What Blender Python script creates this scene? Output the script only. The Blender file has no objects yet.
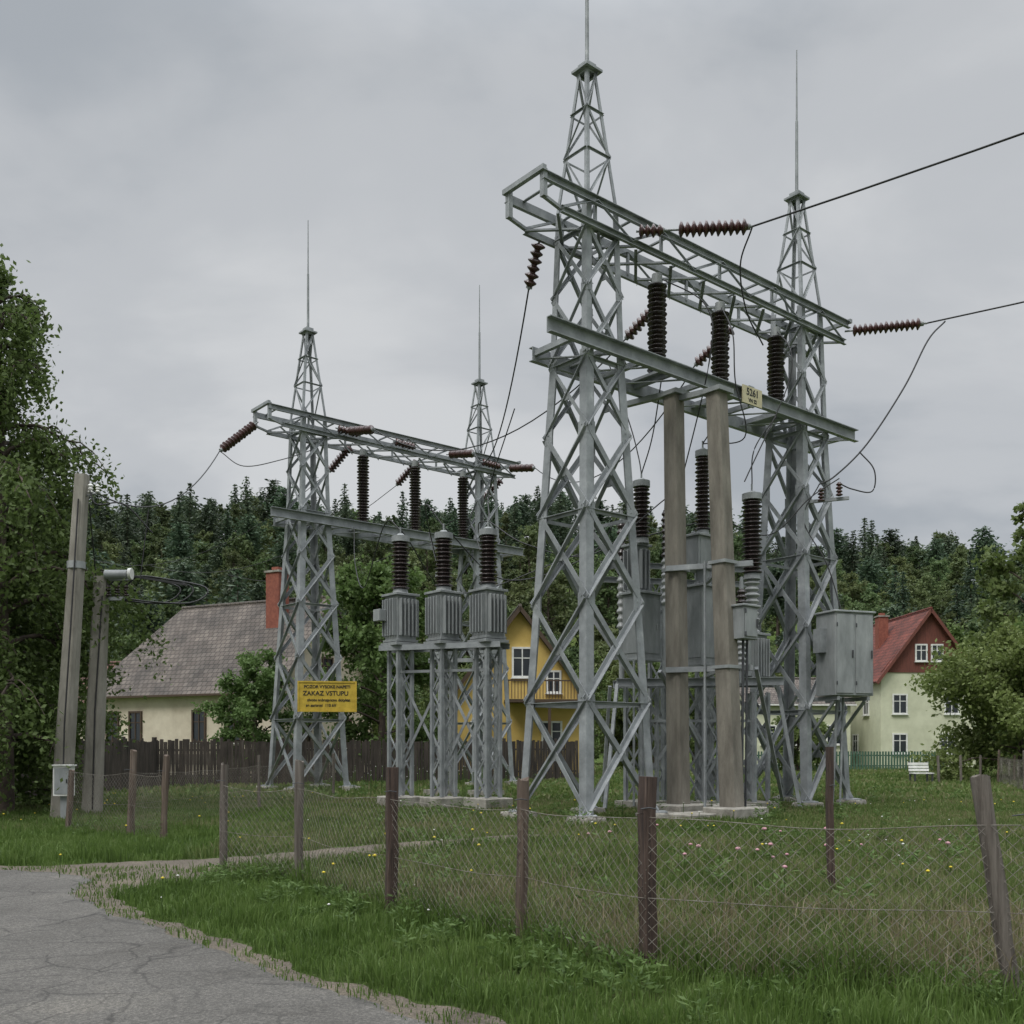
import bpy, bmesh, math, random
import numpy as np
from mathutils import Vector, Matrix
random.seed(7)
scene = bpy.context.scene
V = Vector

# ------------------------------------------------------------------ materials
def new_mat(name):
    m = bpy.data.materials.new(name); m.use_nodes = True
    nt = m.node_tree
    return m, nt, nt.nodes['Principled BSDF']

def mat(name, c1, c2=None, rough=0.7, metal=0.0, scale=3.0, bump=0.0, bscale=None, c3=None, stretch=None, spec=0.4, detail=6):
    m, nt, b = new_mat(name)
    N, Lk = nt.nodes, nt.links
    c2 = c2 or tuple(x*0.75 for x in c1)
    tc = N.new('ShaderNodeTexCoord'); mp = N.new('ShaderNodeMapping')
    if stretch: mp.inputs['Scale'].default_value = stretch
    Lk.new(tc.outputs['Object'], mp.inputs['Vector'])
    n = N.new('ShaderNodeTexNoise'); n.inputs['Scale'].default_value = scale; n.inputs['Detail'].default_value = detail
    n.inputs['Roughness'].default_value = 0.65
    Lk.new(mp.outputs[0], n.inputs['Vector'])
    r = N.new('ShaderNodeValToRGB')
    r.color_ramp.elements[0].position = 0.33; r.color_ramp.elements[0].color = (*c2, 1)
    r.color_ramp.elements[1].position = 0.62; r.color_ramp.elements[1].color = (*c1, 1)
    if c3:
        e = r.color_ramp.elements.new(0.72); e.color = (*c3, 1)
    Lk.new(n.outputs['Fac'], r.inputs[0]); Lk.new(r.outputs[0], b.inputs['Base Color'])
    b.inputs['Roughness'].default_value = rough; b.inputs['Metallic'].default_value = metal
    b.inputs['Specular IOR Level'].default_value = spec
    if bump:
        n2 = N.new('ShaderNodeTexNoise'); n2.inputs['Scale'].default_value = bscale or scale*8; n2.inputs['Detail'].default_value = 5
        Lk.new(mp.outputs[0], n2.inputs['Vector'])
        bp = N.new('ShaderNodeBump'); bp.inputs['Strength'].default_value = bump; bp.inputs['Distance'].default_value = 0.02
        Lk.new(n2.outputs['Fac'], bp.inputs['Height']); Lk.new(bp.outputs[0], b.inputs['Normal'])
    return m

def leaf_mat(name, cols, trans=0.3, objvar=True, patch=0.0):
    """foliage: per-leaf variation + translucent share"""
    m, nt, b = new_mat(name); N, Lk = nt.nodes, nt.links
    g = N.new('ShaderNodeNewGeometry')
    r = N.new('ShaderNodeValToRGB'); el = r.color_ramp.elements
    el[0].color = (*cols[0], 1); el[1].color = (*cols[-1], 1)
    for i, c in enumerate(cols[1:-1]):
        e = el.new((i+1)/(len(cols)-1)); e.color = (*c, 1)
    fac = g.outputs['Random Per Island']
    if patch:
        tc = N.new('ShaderNodeTexCoord'); n = N.new('ShaderNodeTexNoise'); n.inputs['Scale'].default_value = patch; n.inputs['Detail'].default_value = 3
        Lk.new(tc.outputs['Object'], n.inputs['Vector'])
        mr = N.new('ShaderNodeMapRange'); mr.inputs[1].default_value = .3; mr.inputs[2].default_value = .7
        mr.inputs[3].default_value = -.45; mr.inputs[4].default_value = .45
        Lk.new(n.outputs['Fac'], mr.inputs[0])
        a = N.new('ShaderNodeMath'); a.operation = 'ADD'; a.use_clamp = True
        Lk.new(fac, a.inputs[0]); Lk.new(mr.outputs[0], a.inputs[1]); fac = a.outputs[0]
    Lk.new(fac, r.inputs[0])
    col = r.outputs[0]
    if objvar:
        oi = N.new('ShaderNodeObjectInfo'); hs = N.new('ShaderNodeHueSaturation')
        m1 = N.new('ShaderNodeMapRange'); m1.inputs[3].default_value = .68; m1.inputs[4].default_value = 1.4
        Lk.new(oi.outputs['Random'], m1.inputs[0]); Lk.new(m1.outputs[0], hs.inputs['Value'])
        m2 = N.new('ShaderNodeMapRange'); m2.inputs[3].default_value = .465; m2.inputs[4].default_value = .515
        mm = N.new('ShaderNodeMath'); mm.operation = 'MULTIPLY'; mm.inputs[1].default_value = 7.31
        fr = N.new('ShaderNodeMath'); fr.operation = 'FRACT'
        Lk.new(oi.outputs['Random'], mm.inputs[0]); Lk.new(mm.outputs[0], fr.inputs[0]); Lk.new(fr.outputs[0], m2.inputs[0])
        Lk.new(m2.outputs[0], hs.inputs['Hue']); Lk.new(col, hs.inputs['Color']); col = hs.outputs[0]
    Lk.new(col, b.inputs['Base Color']); b.inputs['Roughness'].default_value = .55; b.inputs['Specular IOR Level'].default_value = .25
    t = N.new('ShaderNodeBsdfTranslucent'); Lk.new(col, t.inputs['Color'])
    mx = N.new('ShaderNodeMixShader'); mx.inputs[0].default_value = trans
    Lk.new(b.outputs[0], mx.inputs[1]); Lk.new(t.outputs[0], mx.inputs[2])
    Lk.new(mx.outputs[0], N['Material Output'].inputs['Surface'])
    return m

STEEL = mat('galvanised_steel', (.29,.307,.316), (.165,.176,.183), .5, .08, 2.2, .15, c3=(.39,.405,.41))
STEEL2 = mat('painted_grey_steel', (.28,.295,.297), (.175,.187,.19), .5, .05, 3.0, .1, stretch=(1,1,.35), c3=(.33,.34,.34))
DKSTEEL = mat('dark_steel', (.07,.075,.08), (.04,.04,.045), .6, .3)
INS = mat('brown_glazed_porcelain', (.030,.019,.017), (.018,.012,.011), .22, 0, 4, spec=.6)
INSRED = mat('red_brown_porcelain', (.06,.022,.019), (.035,.016,.014), .25, 0, 4, spec=.6)
WIRE = mat('weathered_cable', (.03,.03,.032), (.02,.02,.02), .6)
CONC = mat('weathered_concrete', (.21,.193,.162), (.11,.10,.083), .9, 0, 2.2, .6, 30, stretch=(1.5,1.5,.35), c3=(.27,.26,.225))
CONC2 = mat('pale_concrete', (.32,.305,.27), (.15,.14,.118), .9, 0, 3, .5, 25)
CONCP = mat('spun_concrete', (.27,.255,.22), (.16,.148,.125), .9, 0, 3, .5, 25, stretch=(1,1,.3), c3=(.33,.315,.28))
WOOD = mat('weathered_post_wood', (.15,.115,.09), (.06,.042,.034), .9, 0, 4, .7, 30, stretch=(6,6,.3), c3=(.22,.19,.165))
WOODRED = mat('dark_post_wood', (.085,.058,.046), (.03,.021,.018), .9, 0, 7, .7, 30, stretch=(6,6,.3), c3=(.16,.125,.105))
WOODGREY = mat('grey_post_wood', (.17,.15,.13), (.075,.062,.052), .9, 0, 5, .7, 30, stretch=(6,6,.3))
PLANK = mat('dark_plank', (.075,.06,.052), (.03,.025,.022), .9, 0, 2.5, .5, 25, stretch=(2,2,.4), c3=(.11,.095,.085))
YEL = mat('yellow_sign_paint', (.54,.38,.05), (.38,.26,.03), .5, 0, 5)
BLACK = mat('black_print', (.02,.02,.02), None, .6)
CREAM = mat('cream_render', (.60,.54,.43), (.44,.38,.29), .9, 0, .8, .2, 30)
YWALL = mat('yellow_render', (.60,.43,.14), (.5,.34,.10), .9, 0, .8, .2, 30)
GWALL = mat('pale_cream_green_render', (.58,.59,.44), (.46,.47,.34), .9, 0, .8, .2, 30)
WHITE = mat('white_paint', (.72,.72,.69), (.55,.55,.52), .6, 0, 3)
DWOOD = mat('dark_window_wood', (.07,.045,.03), None, .6)
BRICK = mat('chimney_brick', (.26,.09,.06), (.17,.055,.04), .9, 0, 6, .3, 20)
GLASS, _nt, _b = new_mat('window_glass'); _b.inputs['Base Color'].default_value = (.02,.025,.03,1); _b.inputs['Roughness'].default_value = .08
BARK = mat('bark', (.09,.07,.055), (.045,.035,.03), .95, 0, 4, .6, 20)
BIRCHBARK = mat('birch_bark', (.3,.28,.25), (.06,.05,.045), .9, 0, 3, .4, 20, stretch=(1,1,3))

def roof_mat(name, c1, c2, tile=.3):
    m, nt, b = new_mat(name); N, Lk = nt.nodes, nt.links
    uv = N.new('ShaderNodeUVMap')
    br = N.new('ShaderNodeTexBrick'); br.inputs['Scale'].default_value = 1.0
    br.inputs['Brick Width'].default_value = tile; br.inputs['Row Height'].default_value = tile
    br.inputs['Mortar Size'].default_value = .02; br.inputs['Color1'].default_value = (*c1,1); br.inputs['Color2'].default_value = (*c2,1)
    br.inputs['Mortar'].default_value = tuple(x*.35 for x in c2)+(1,)
    Lk.new(uv.outputs[0], br.inputs['Vector'])
    n = N.new('ShaderNodeTexNoise'); n.inputs['Scale'].default_value = .8; n.inputs['Detail'].default_value = 6
    Lk.new(uv.outputs[0], n.inputs['Vector'])
    mx = N.new('ShaderNodeMix'); mx.data_type = 'RGBA'; mx.blend_type = 'MULTIPLY'; mx.inputs['Factor'].default_value = .8
    rr = N.new('ShaderNodeValToRGB'); rr.color_ramp.elements[0].position=.35; rr.color_ramp.elements[0].color=(.45,.45,.43,1); rr.color_ramp.elements[1].position=.65; rr.color_ramp.elements[1].color=(1.1,1.07,1.0,1)
    Lk.new(n.outputs['Fac'], rr.inputs[0]); Lk.new(br.outputs['Color'], mx.inputs['A']); Lk.new(rr.outputs[0], mx.inputs['B'])
    Lk.new(mx.outputs['Result'], b.inputs['Base Color']); b.inputs['Roughness'].default_value = .85
    bp = N.new('ShaderNodeBump'); bp.inputs['Strength'].default_value=.7; bp.inputs['Distance'].default_value=.04; bp.invert = True
    Lk.new(br.outputs['Fac'], bp.inputs['Height']); Lk.new(bp.outputs[0], b.inputs['Normal'])
    return m
ROOFG = roof_mat('grey_brown_tiles', (.15,.13,.118), (.095,.08,.072))
ROOFR = roof_mat('red_tiles', (.21,.058,.042), (.13,.04,.032))
ROOFO = roof_mat('old_red_tiles', (.17,.09,.075), (.11,.06,.05))

# ------------------------------------------------------------------ mesh builder
class MB:
    def __init__(s):
        s.v=[]; s.f=[]; s.m=[]; s.s=[]; s.T=None; s.uv={}
    def add(s, vs, fs, mi=0, smooth=False):
        o=len(s.v)
        for p in vs:
            p=V(p)
            if s.T is not None: p=s.T@p
            s.v.append(p)
        for f in fs:
            s.f.append([o+i for i in f]); s.m.append(mi); s.s.append(smooth)
    def box(s, c, size, mi=0, R=None):
        c=V(c); hx,hy,hz=[a/2 for a in size]
        vs=[]
        for z in (-hz,hz):
            for x,y in ((-hx,-hy),(hx,-hy),(hx,hy),(-hx,hy)):
                p=V((x,y,z)); 
                if R is not None: p=R@p
                vs.append(c+p)
        s.add(vs,[(3,2,1,0),(4,5,6,7),(0,1,5,4),(1,2,6,5),(2,3,7,6),(3,0,4,7)],mi)
    def ext(s,p1,p2,prof,a,mi=0):
        p1=V(p1);p2=V(p2); d=(p2-p1).normalized(); a=V(a); a=a-d*a.dot(d)
        if a.length<1e-3:
            a=V((1,0,0)) if abs(d.x)<.9 else V((0,1,0)); a=a-d*a.dot(d)
        a.normalize(); b=d.cross(a); n=len(prof)
        vs=[p1+a*x+b*y for x,y in prof]+[p2+a*x+b*y for x,y in prof]
        fs=[(i,(i+1)%n,n+(i+1)%n,n+i) for i in range(n)]+[tuple(reversed(range(n))),tuple(range(n,2*n))]
        s.add(vs,fs,mi)
    def beam(s,p1,p2,w,h,mi=0,up=(0,0,1)):
        s.ext(p1,p2,[(-h/2,-w/2),(h/2,-w/2),(h/2,w/2),(-h/2,w/2)],up,mi)
    def angle(s,p1,p2,w,t,a,mi=0,flip=False):
        k=-1 if flip else 1
        pr=[(0,0),(w,0),(w,k*t),(t,k*t),(t,k*w),(0,k*w)]
        if flip: pr=pr[::-1]
        s.ext(p1,p2,pr,a,mi)
    def channel(s,p1,p2,h,w,t,mi=0,k=1):
        pr=[(-h/2,0),(-h/2,k*w),(-h/2+t,k*w),(-h/2+t,k*t),(h/2-t,k*t),(h/2-t,k*w),(h/2,k*w),(h/2,0)]
        if k>0: pr=pr[::-1]
        s.ext(p1,p2,pr,(0,0,1),mi)
    def rev(s,p1,p2,prof,seg=14,mi=0,smooth=True,cap=True):
        p1=V(p1);p2=V(p2);ax=p2-p1; d=ax.normalized()
        a=V((1,0,0)) if abs(d.x)<.8 else V((0,1,0)); a=(a-d*a.dot(d)).normalized(); b=d.cross(a)
        vs=[];n=len(prof)
        for f,r in prof:
            for k in range(seg):
                th=2*math.pi*k/seg
                vs.append(p1+ax*f+(a*math.cos(th)+b*math.sin(th))*r)
        fs=[(i*seg+k,i*seg+(k+1)%seg,(i+1)*seg+(k+1)%seg,(i+1)*seg+k) for i in range(n-1) for k in range(seg)]
        s.add(vs,fs,mi,smooth)
        if cap:
            s.add(vs[:seg],[tuple(reversed(range(seg)))],mi); s.add(vs[-seg:],[tuple(range(seg))],mi)
    def cyl(s,p1,p2,r1,r2=None,seg=10,mi=0):
        s.rev(p1,p2,[(0,r1),(1,r1 if r2 is None else r2)],seg,mi)
    def ins(s,p1,p2,r,n,mi=0,core=.45,seg=16):
        pr=[]
        for i in range(n):
            f=i/n; g=1/n; rr=r*(1 if i%2==0 else .9)
            pr+=[(f,r*core),(f+g*.25,rr*.96),(f+g*.38,rr),(f+g*.5,rr*.93),(f+g*.85,r*core)]
        pr.append((1,r*core))
        s.rev(p1,p2,pr,seg,mi)
    def tube(s,pts,r,seg=5,mi=0):
        pts=[V(p) for p in pts]; vs=[]; n=len(pts)
        for i,p in enumerate(pts):
            d=(pts[min(i+1,n-1)]-pts[max(i-1,0)]).normalized()
            a=V((0,0,1)) if abs(d.z)<.9 else V((1,0,0)); a=(a-d*a.dot(d)).normalized(); b=d.cross(a)
            rr=r[i] if isinstance(r,(list,tuple)) else r
            for k in range(seg):
                th=2*math.pi*k/seg; vs.append(p+(a*math.cos(th)+b*math.sin(th))*rr)
        s.add(vs,[(i*seg+k,i*seg+(k+1)%seg,(i+1)*seg+(k+1)%seg,(i+1)*seg+k) for i in range(n-1) for k in range(seg)],mi,True)
    def obj(s,name,mats,parent=None,bevel=0,uvscale=False):
        loc=V((0,0,0)) if parent is None else parent.location
        me=bpy.data.meshes.new(name)
        me.from_pydata([tuple(p-loc) for p in s.v],[],s.f)
        for m in (mats if isinstance(mats,(list,tuple)) else [mats]): me.materials.append(m)
        me.polygons.foreach_set('material_index',s.m); me.polygons.foreach_set('use_smooth',s.s)
        if uvscale:
            uvl=me.uv_layers.new(name='UVMap')
            for p in me.polygons:
                n=p.normal; h=V((n.x,n.y,0))
                e=V((0,0,1)).cross(n) if h.length>.05 else V((1,0,0)); e.normalize(); g=n.cross(e)
                for li in p.loop_indices:
                    co=me.vertices[me.loops[li].vertex_index].co
                    uvl.data[li].uv=(co.dot(e),co.dot(g))
        me.update()
        o=bpy.data.objects.new(name,me); scene.collection.objects.link(o)
        if parent: o.parent=parent
        if bevel:
            bm=o.modifiers.new('bevel','BEVEL'); bm.width=bevel; bm.segments=1; bm.limit_method='ANGLE'
        return o

def empty(name,loc):
    e=bpy.data.objects.new(name,None); e.location=loc; e.empty_display_size=.5
    scene.collection.objects.link(e); return e

def sagpts(p0,p1,sag,n=16):
    p0=V(p0);p1=V(p1)
    return [p0.lerp(p1,i/n)-V((0,0,4*sag*(i/n)*(1-i/n))) for i in range(n+1)]
def smooth_pts(ps,n=8):
    ps=[V(p) for p in ps]; q=[ps[0]*2-ps[1]]+ps+[ps[-1]*2-ps[-2]]; out=[]
    for i in range(1,len(q)-2):
        a,b,c,d=q[i-1:i+3]
        for k in range(n):
            t=k/n; out.append(.5*((2*b)+(c-a)*t+(2*a-5*b+4*c-d)*t*t+(-a+3*b-3*c+d)*t**3))
    out.append(ps[-1]); return out

# ------------------------------------------------------------------ camera
cam=bpy.data.cameras.new('camera'); camo=bpy.data.objects.new('camera',cam); scene.collection.objects.link(camo)
camo.location=(0,0,1.6); camo.rotation_euler=(math.radians(90),0,0)
cam.lens=35; cam.sensor_width=36; cam.shift_y=.2275; cam.clip_end=6000; cam.clip_start=.05
scene.camera=camo

# ------------------------------------------------------------------ world + sun
w=bpy.data.worlds.new('World'); scene.world=w; w.use_nodes=True
nt=w.node_tree; N,Lk=nt.nodes,nt.links; bg=N['Background']
SUN_EL=math.radians(50); SUN_AZ=math.radians(215)
sky=N.new('ShaderNodeTexSky'); sky.sky_type='NISHITA'; sky.sun_disc=False; sky.sun_elevation=SUN_EL; sky.sun_rotation=SUN_AZ
tc=N.new('ShaderNodeTexCoord'); sx=N.new('ShaderNodeSeparateXYZ'); Lk.new(tc.outputs['Generated'],sx.inputs[0])
def M(op,a,b=None,clamp=False):
    n=N.new('ShaderNodeMath'); n.operation=op; n.use_clamp=clamp
    for i,x in enumerate((a,b)):
        if x is None: continue
        if isinstance(x,(int,float)): n.inputs[i].default_value=x
        else: Lk.new(x,n.inputs[i])
    return n.outputs[0]
za=M('ADD',M('MAXIMUM',sx.outputs['Z'],0.0),.32)
cx=N.new('ShaderNodeCombineXYZ'); Lk.new(M('DIVIDE',sx.outputs['X'],za),cx.inputs[0]); Lk.new(M('MULTIPLY',M('DIVIDE',sx.outputs['Y'],za),1.25),cx.inputs[1])
cx.inputs[2].default_value=3.7
n1=N.new('ShaderNodeTexNoise'); n1.inputs['Scale'].default_value=1.6; n1.inputs['Detail'].default_value=7; n1.inputs['Roughness'].default_value=.5; n1.inputs['Distortion'].default_value=.25
Lk.new(cx.outputs[0],n1.inputs['Vector'])
cr=N.new('ShaderNodeValToRGB'); el=cr.color_ramp.elements; cr.color_ramp.interpolation='EASE'
el[0].position=.33; el[0].color=(.40,.43,.465,1); el[1].position=.65; el[1].color=(.64,.655,.67,1)
e=el.new(.48); e.color=(.53,.55,.575,1)
Lk.new(n1.outputs['Fac'],cr.inputs[0])
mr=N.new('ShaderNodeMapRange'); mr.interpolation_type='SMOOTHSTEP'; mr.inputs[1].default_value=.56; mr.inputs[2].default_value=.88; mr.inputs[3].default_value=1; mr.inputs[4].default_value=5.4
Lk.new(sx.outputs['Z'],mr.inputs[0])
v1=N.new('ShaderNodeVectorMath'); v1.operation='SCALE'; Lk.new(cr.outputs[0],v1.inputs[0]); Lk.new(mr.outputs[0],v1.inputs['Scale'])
v2=N.new('ShaderNodeVectorMath'); v2.operation='SCALE'; Lk.new(sky.outputs[0],v2.inputs[0]); v2.inputs['Scale'].default_value=.08
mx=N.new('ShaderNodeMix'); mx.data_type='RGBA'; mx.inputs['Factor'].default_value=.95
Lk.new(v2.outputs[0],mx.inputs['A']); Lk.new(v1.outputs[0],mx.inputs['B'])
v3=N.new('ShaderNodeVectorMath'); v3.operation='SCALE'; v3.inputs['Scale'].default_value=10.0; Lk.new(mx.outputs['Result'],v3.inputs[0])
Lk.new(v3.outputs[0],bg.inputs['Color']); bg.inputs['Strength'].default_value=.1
sl=bpy.data.lights.new('sun','SUN'); sl.energy=1.5; sl.angle=math.radians(20); sl.color=(1,.97,.92)
so=bpy.data.objects.new('sun',sl); scene.collection.objects.link(so)
sd=V((math.sin(SUN_AZ)*math.cos(SUN_EL),math.cos(SUN_AZ)*math.cos(SUN_EL),math.sin(SUN_EL)))
so.rotation_euler=sd.to_track_quat('Z','Y').to_euler(); so.location=(0,-10,40)
scene.view_settings.view_transform='Standard'; scene.view_settings.look='None'; scene.view_settings.exposure=0

# ------------------------------------------------------------------ terrain
def hill(x,y):
    t=np.clip((y-95)/185,0,1); t=t*t*(3-2*t)
    far=np.clip((y-300)/500,0,1)
    H=49-.07*np.clip(x,-300,300)+2.5*np.sin(x*.031+1)+1.6*np.sin(x*.075)
    return t*H*(1-.3*far)
xs=np.unique(np.concatenate([np.linspace(-3000,-400,14),np.linspace(-400,-40,25),np.linspace(-40,40,33),np.linspace(40,400,25),np.linspace(400,3000,14)]))
ys=np.unique(np.concatenate([np.linspace(-400,-20,8),np.linspace(-20,90,30),np.linspace(90,300,30),np.linspace(300,4000,20)]))
X,Y=np.meshgrid(xs,ys); Z=hill(X,Y)
gv=np.stack([X,Y,Z],-1).reshape(-1,3); nx=len(xs)
gf=[(j*nx+i,j*nx+i+1,(j+1)*nx+i+1,(j+1)*nx+i) for j in range(len(ys)-1) for i in range(nx-1)]
me=bpy.data.meshes.new('ground'); me.from_pydata(gv.tolist(),[],gf); me.update()
ground=bpy.data.objects.new('ground',me); scene.collection.objects.link(ground)
m,nt_,b=new_mat('meadow_soil_and_turf'); N,Lk=nt_.nodes,nt_.links
tc=N.new('ShaderNodeTexCoord')
def noise(sc,det=6,ro=.6):
    n=N.new('ShaderNodeTexNoise'); n.inputs['Scale'].default_value=sc; n.inputs['Detail'].default_value=det; n.inputs['Roughness'].default_value=ro
    Lk.new(tc.outputs['Object'],n.inputs['Vector']); return n.outputs['Fac']
def ramp(f,stops):
    r=N.new('ShaderNodeValToRGB'); e=r.color_ramp.elements
    e[0].position=stops[0][0]; e[0].color=(*stops[0][1],1); e[1].position=stops[-1][0]; e[1].color=(*stops[-1][1],1)
    for p,c in stops[1:-1]:
        q=e.new(p); q.color=(*c,1)
    Lk.new(f,r.inputs[0]); return r.outputs[0]
c1=ramp(noise(9,8,.75),[(.3,(.04,.06,.018)),(.5,(.085,.13,.035)),(.7,(.13,.16,.055))])
c2=ramp(noise(9,8,.8),[(.3,(.07,.07,.03)),(.6,(.13,.13,.055)),(.75,(.18,.16,.09))])
mx=N.new('ShaderNodeMix'); mx.data_type='RGBA'
rr=ramp(noise(.22,4),[(.5,(0,0,0)),(.7,(.6,.6,.6))]); Lk.new(rr,mx.inputs['Factor']); Lk.new(c1,mx.inputs['A']); Lk.new(c2,mx.inputs['B'])
Lk.new(mx.outputs['Result'],b.inputs['Base Color']); b.inputs['Roughness'].default_value=1; b.inputs['Specular IOR Level'].default_value=.1
bp=N.new('ShaderNodeBump'); bp.inputs['Strength'].default_value=1; bp.inputs['Distance'].default_value=.08; Lk.new(noise(12,8,.8),bp.inputs['Height']); Lk.new(bp.outputs[0],b.inputs['Normal'])
ground.data.materials.append(m)

# ------------------------------------------------------------------ road
def spline2(ps,n=10):
    return [(p.x,p.y) for p in smooth_pts([(a,b_,0) for a,b_ in ps],n)]
edge=[(14,-4),(6.5,.3),(3.2,2.6),(1.1,4.4),(-.45,5.7),(-1.55,6.85),(-2.95,8.5),(-4.0,9.7)]
asph_edge=edge+[(-4.75,10.8),(-5.15,12.0),(-6.9,12.75),(-12,13.0),(-32,14.6)]
grav_edge=[(14.2,-3.7),(6.7,.6),(3.4,2.85),(1.25,4.6),(-.3,5.9),(-1.42,7.03),(-2.8,8.68),(-3.8,9.82),(-4.15,10.7),(-3.8,11.7),(-2.9,13.2),(-1.6,14.9),(.6,17.2),(.1,17.7),(-2.2,15.9),(-3.7,14.4),(-5.3,13.55),(-6.9,13.1),(-12,13.3),(-32,14.9)]
def wob(ps,a,s):
    out=[]
    for i,(x,y) in enumerate(ps):
        out.append((x+a*math.sin(x*s+y*1.7*s)+a*.6*math.sin(x*3.1*s-y*2.3*s), y+a*math.cos(x*1.3*s-y*s)+a*.6*math.sin(x*2.9*s+y*3.7*s)))
    return out
def sheet(name,poly,z,mt):
    bm=bmesh.new(); f=bm.faces.new([bm.verts.new((x,y,z)) for x,y in poly])
    f.normal_update()
    if f.normal.z<0: f.normal_flip()
    bmesh.ops.triangulate(bm,faces=bm.faces[:]); me=bpy.data.meshes.new(name); bm.to_mesh(me); bm.free()
    me.materials.append(mt); o=bpy.data.objects.new(name,me); scene.collection.objects.link(o); return o
asph_poly=wob(spline2(asph_edge,20),.035,6)+[(-32,-14),(14,-14)]
grav_poly=wob(spline2(grav_edge,20),.06,4)+[(-32,-14.5),(14.2,-14.5)]
def road_mat(name,stops,crack,bs=60,big=.6):
    global N,Lk,tc
    m,nt_,b=new_mat(name); N,Lk=nt_.nodes,nt_.links; tc=N.new('ShaderNodeTexCoord')
    fine=ramp(noise(55,3,.85),stops)
    pat=ramp(noise(big,7,.68),[(.3,(.55,.53,.5)),(.45,(.82,.81,.79)),(.55,(.95,.94,.92)),(.7,(1.3,1.27,1.2))])
    mx=N.new('ShaderNodeMix'); mx.data_type='RGBA'; mx.blend_type='MULTIPLY'; mx.inputs['Factor'].default_value=1
    Lk.new(fine,mx.inputs['A']); Lk.new(pat,mx.inputs['B']); col=mx.outputs['Result']
    if crack:
        nn=N.new('ShaderNodeTexNoise'); nn.inputs['Scale'].default_value=2.5; nn.inputs['Detail'].default_value=6
        Lk.new(tc.outputs['Object'],nn.inputs['Vector'])
        ad=N.new('ShaderNodeMixRGB'); ad.inputs[0].default_value=.22; Lk.new(tc.outputs['Object'],ad.inputs[1]); Lk.new(nn.outputs['Color'],ad.inputs[2])
        for sc_,wd_ in ((.7,.016),(2.3,.03)):
            vo=N.new('ShaderNodeTexVoronoi'); vo.feature='DISTANCE_TO_EDGE'; vo.inputs['Scale'].default_value=sc_
            Lk.new(ad.outputs[0],vo.inputs['Vector'])
            k=ramp(vo.outputs['Distance'],[(0,(.35,.35,.35)),(wd_,(1,1,1))])
            m2=N.new('ShaderNodeMix'); m2.data_type='RGBA'; m2.blend_type='MULTIPLY'
            msk=ramp(noise(.5 if sc_>1 else .8,3),[(.42,(0,0,0)),(.58,(.85,.85,.85))]); Lk.new(msk,m2.inputs['Factor'])
            Lk.new(col,m2.inputs['A']); Lk.new(k,m2.inputs['B']); col=m2.outputs['Result']
    Lk.new(col,b.inputs['Base Color']); b.inputs['Roughness'].default_value=.9
    bp=N.new('ShaderNodeBump'); bp.inputs['Strength'].default_value=.8; bp.inputs['Distance'].default_value=.012; Lk.new(noise(bs,4,.7),bp.inputs['Height']); Lk.new(bp.outputs[0],b.inputs['Normal'])
    return m
ASPH=road_mat('old_asphalt',[(.32,(.045,.043,.04)),(.5,(.092,.088,.081)),(.68,(.18,.17,.157))],True)
GRAV=road_mat('gravel_and_dirt',[(.32,(.04,.033,.024)),(.5,(.10,.082,.062)),(.7,(.19,.165,.13))],False,35,1.5)
sheet('gravel_track',grav_poly,.004,GRAV); sheet('road',asph_poly,.008,ASPH)

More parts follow.
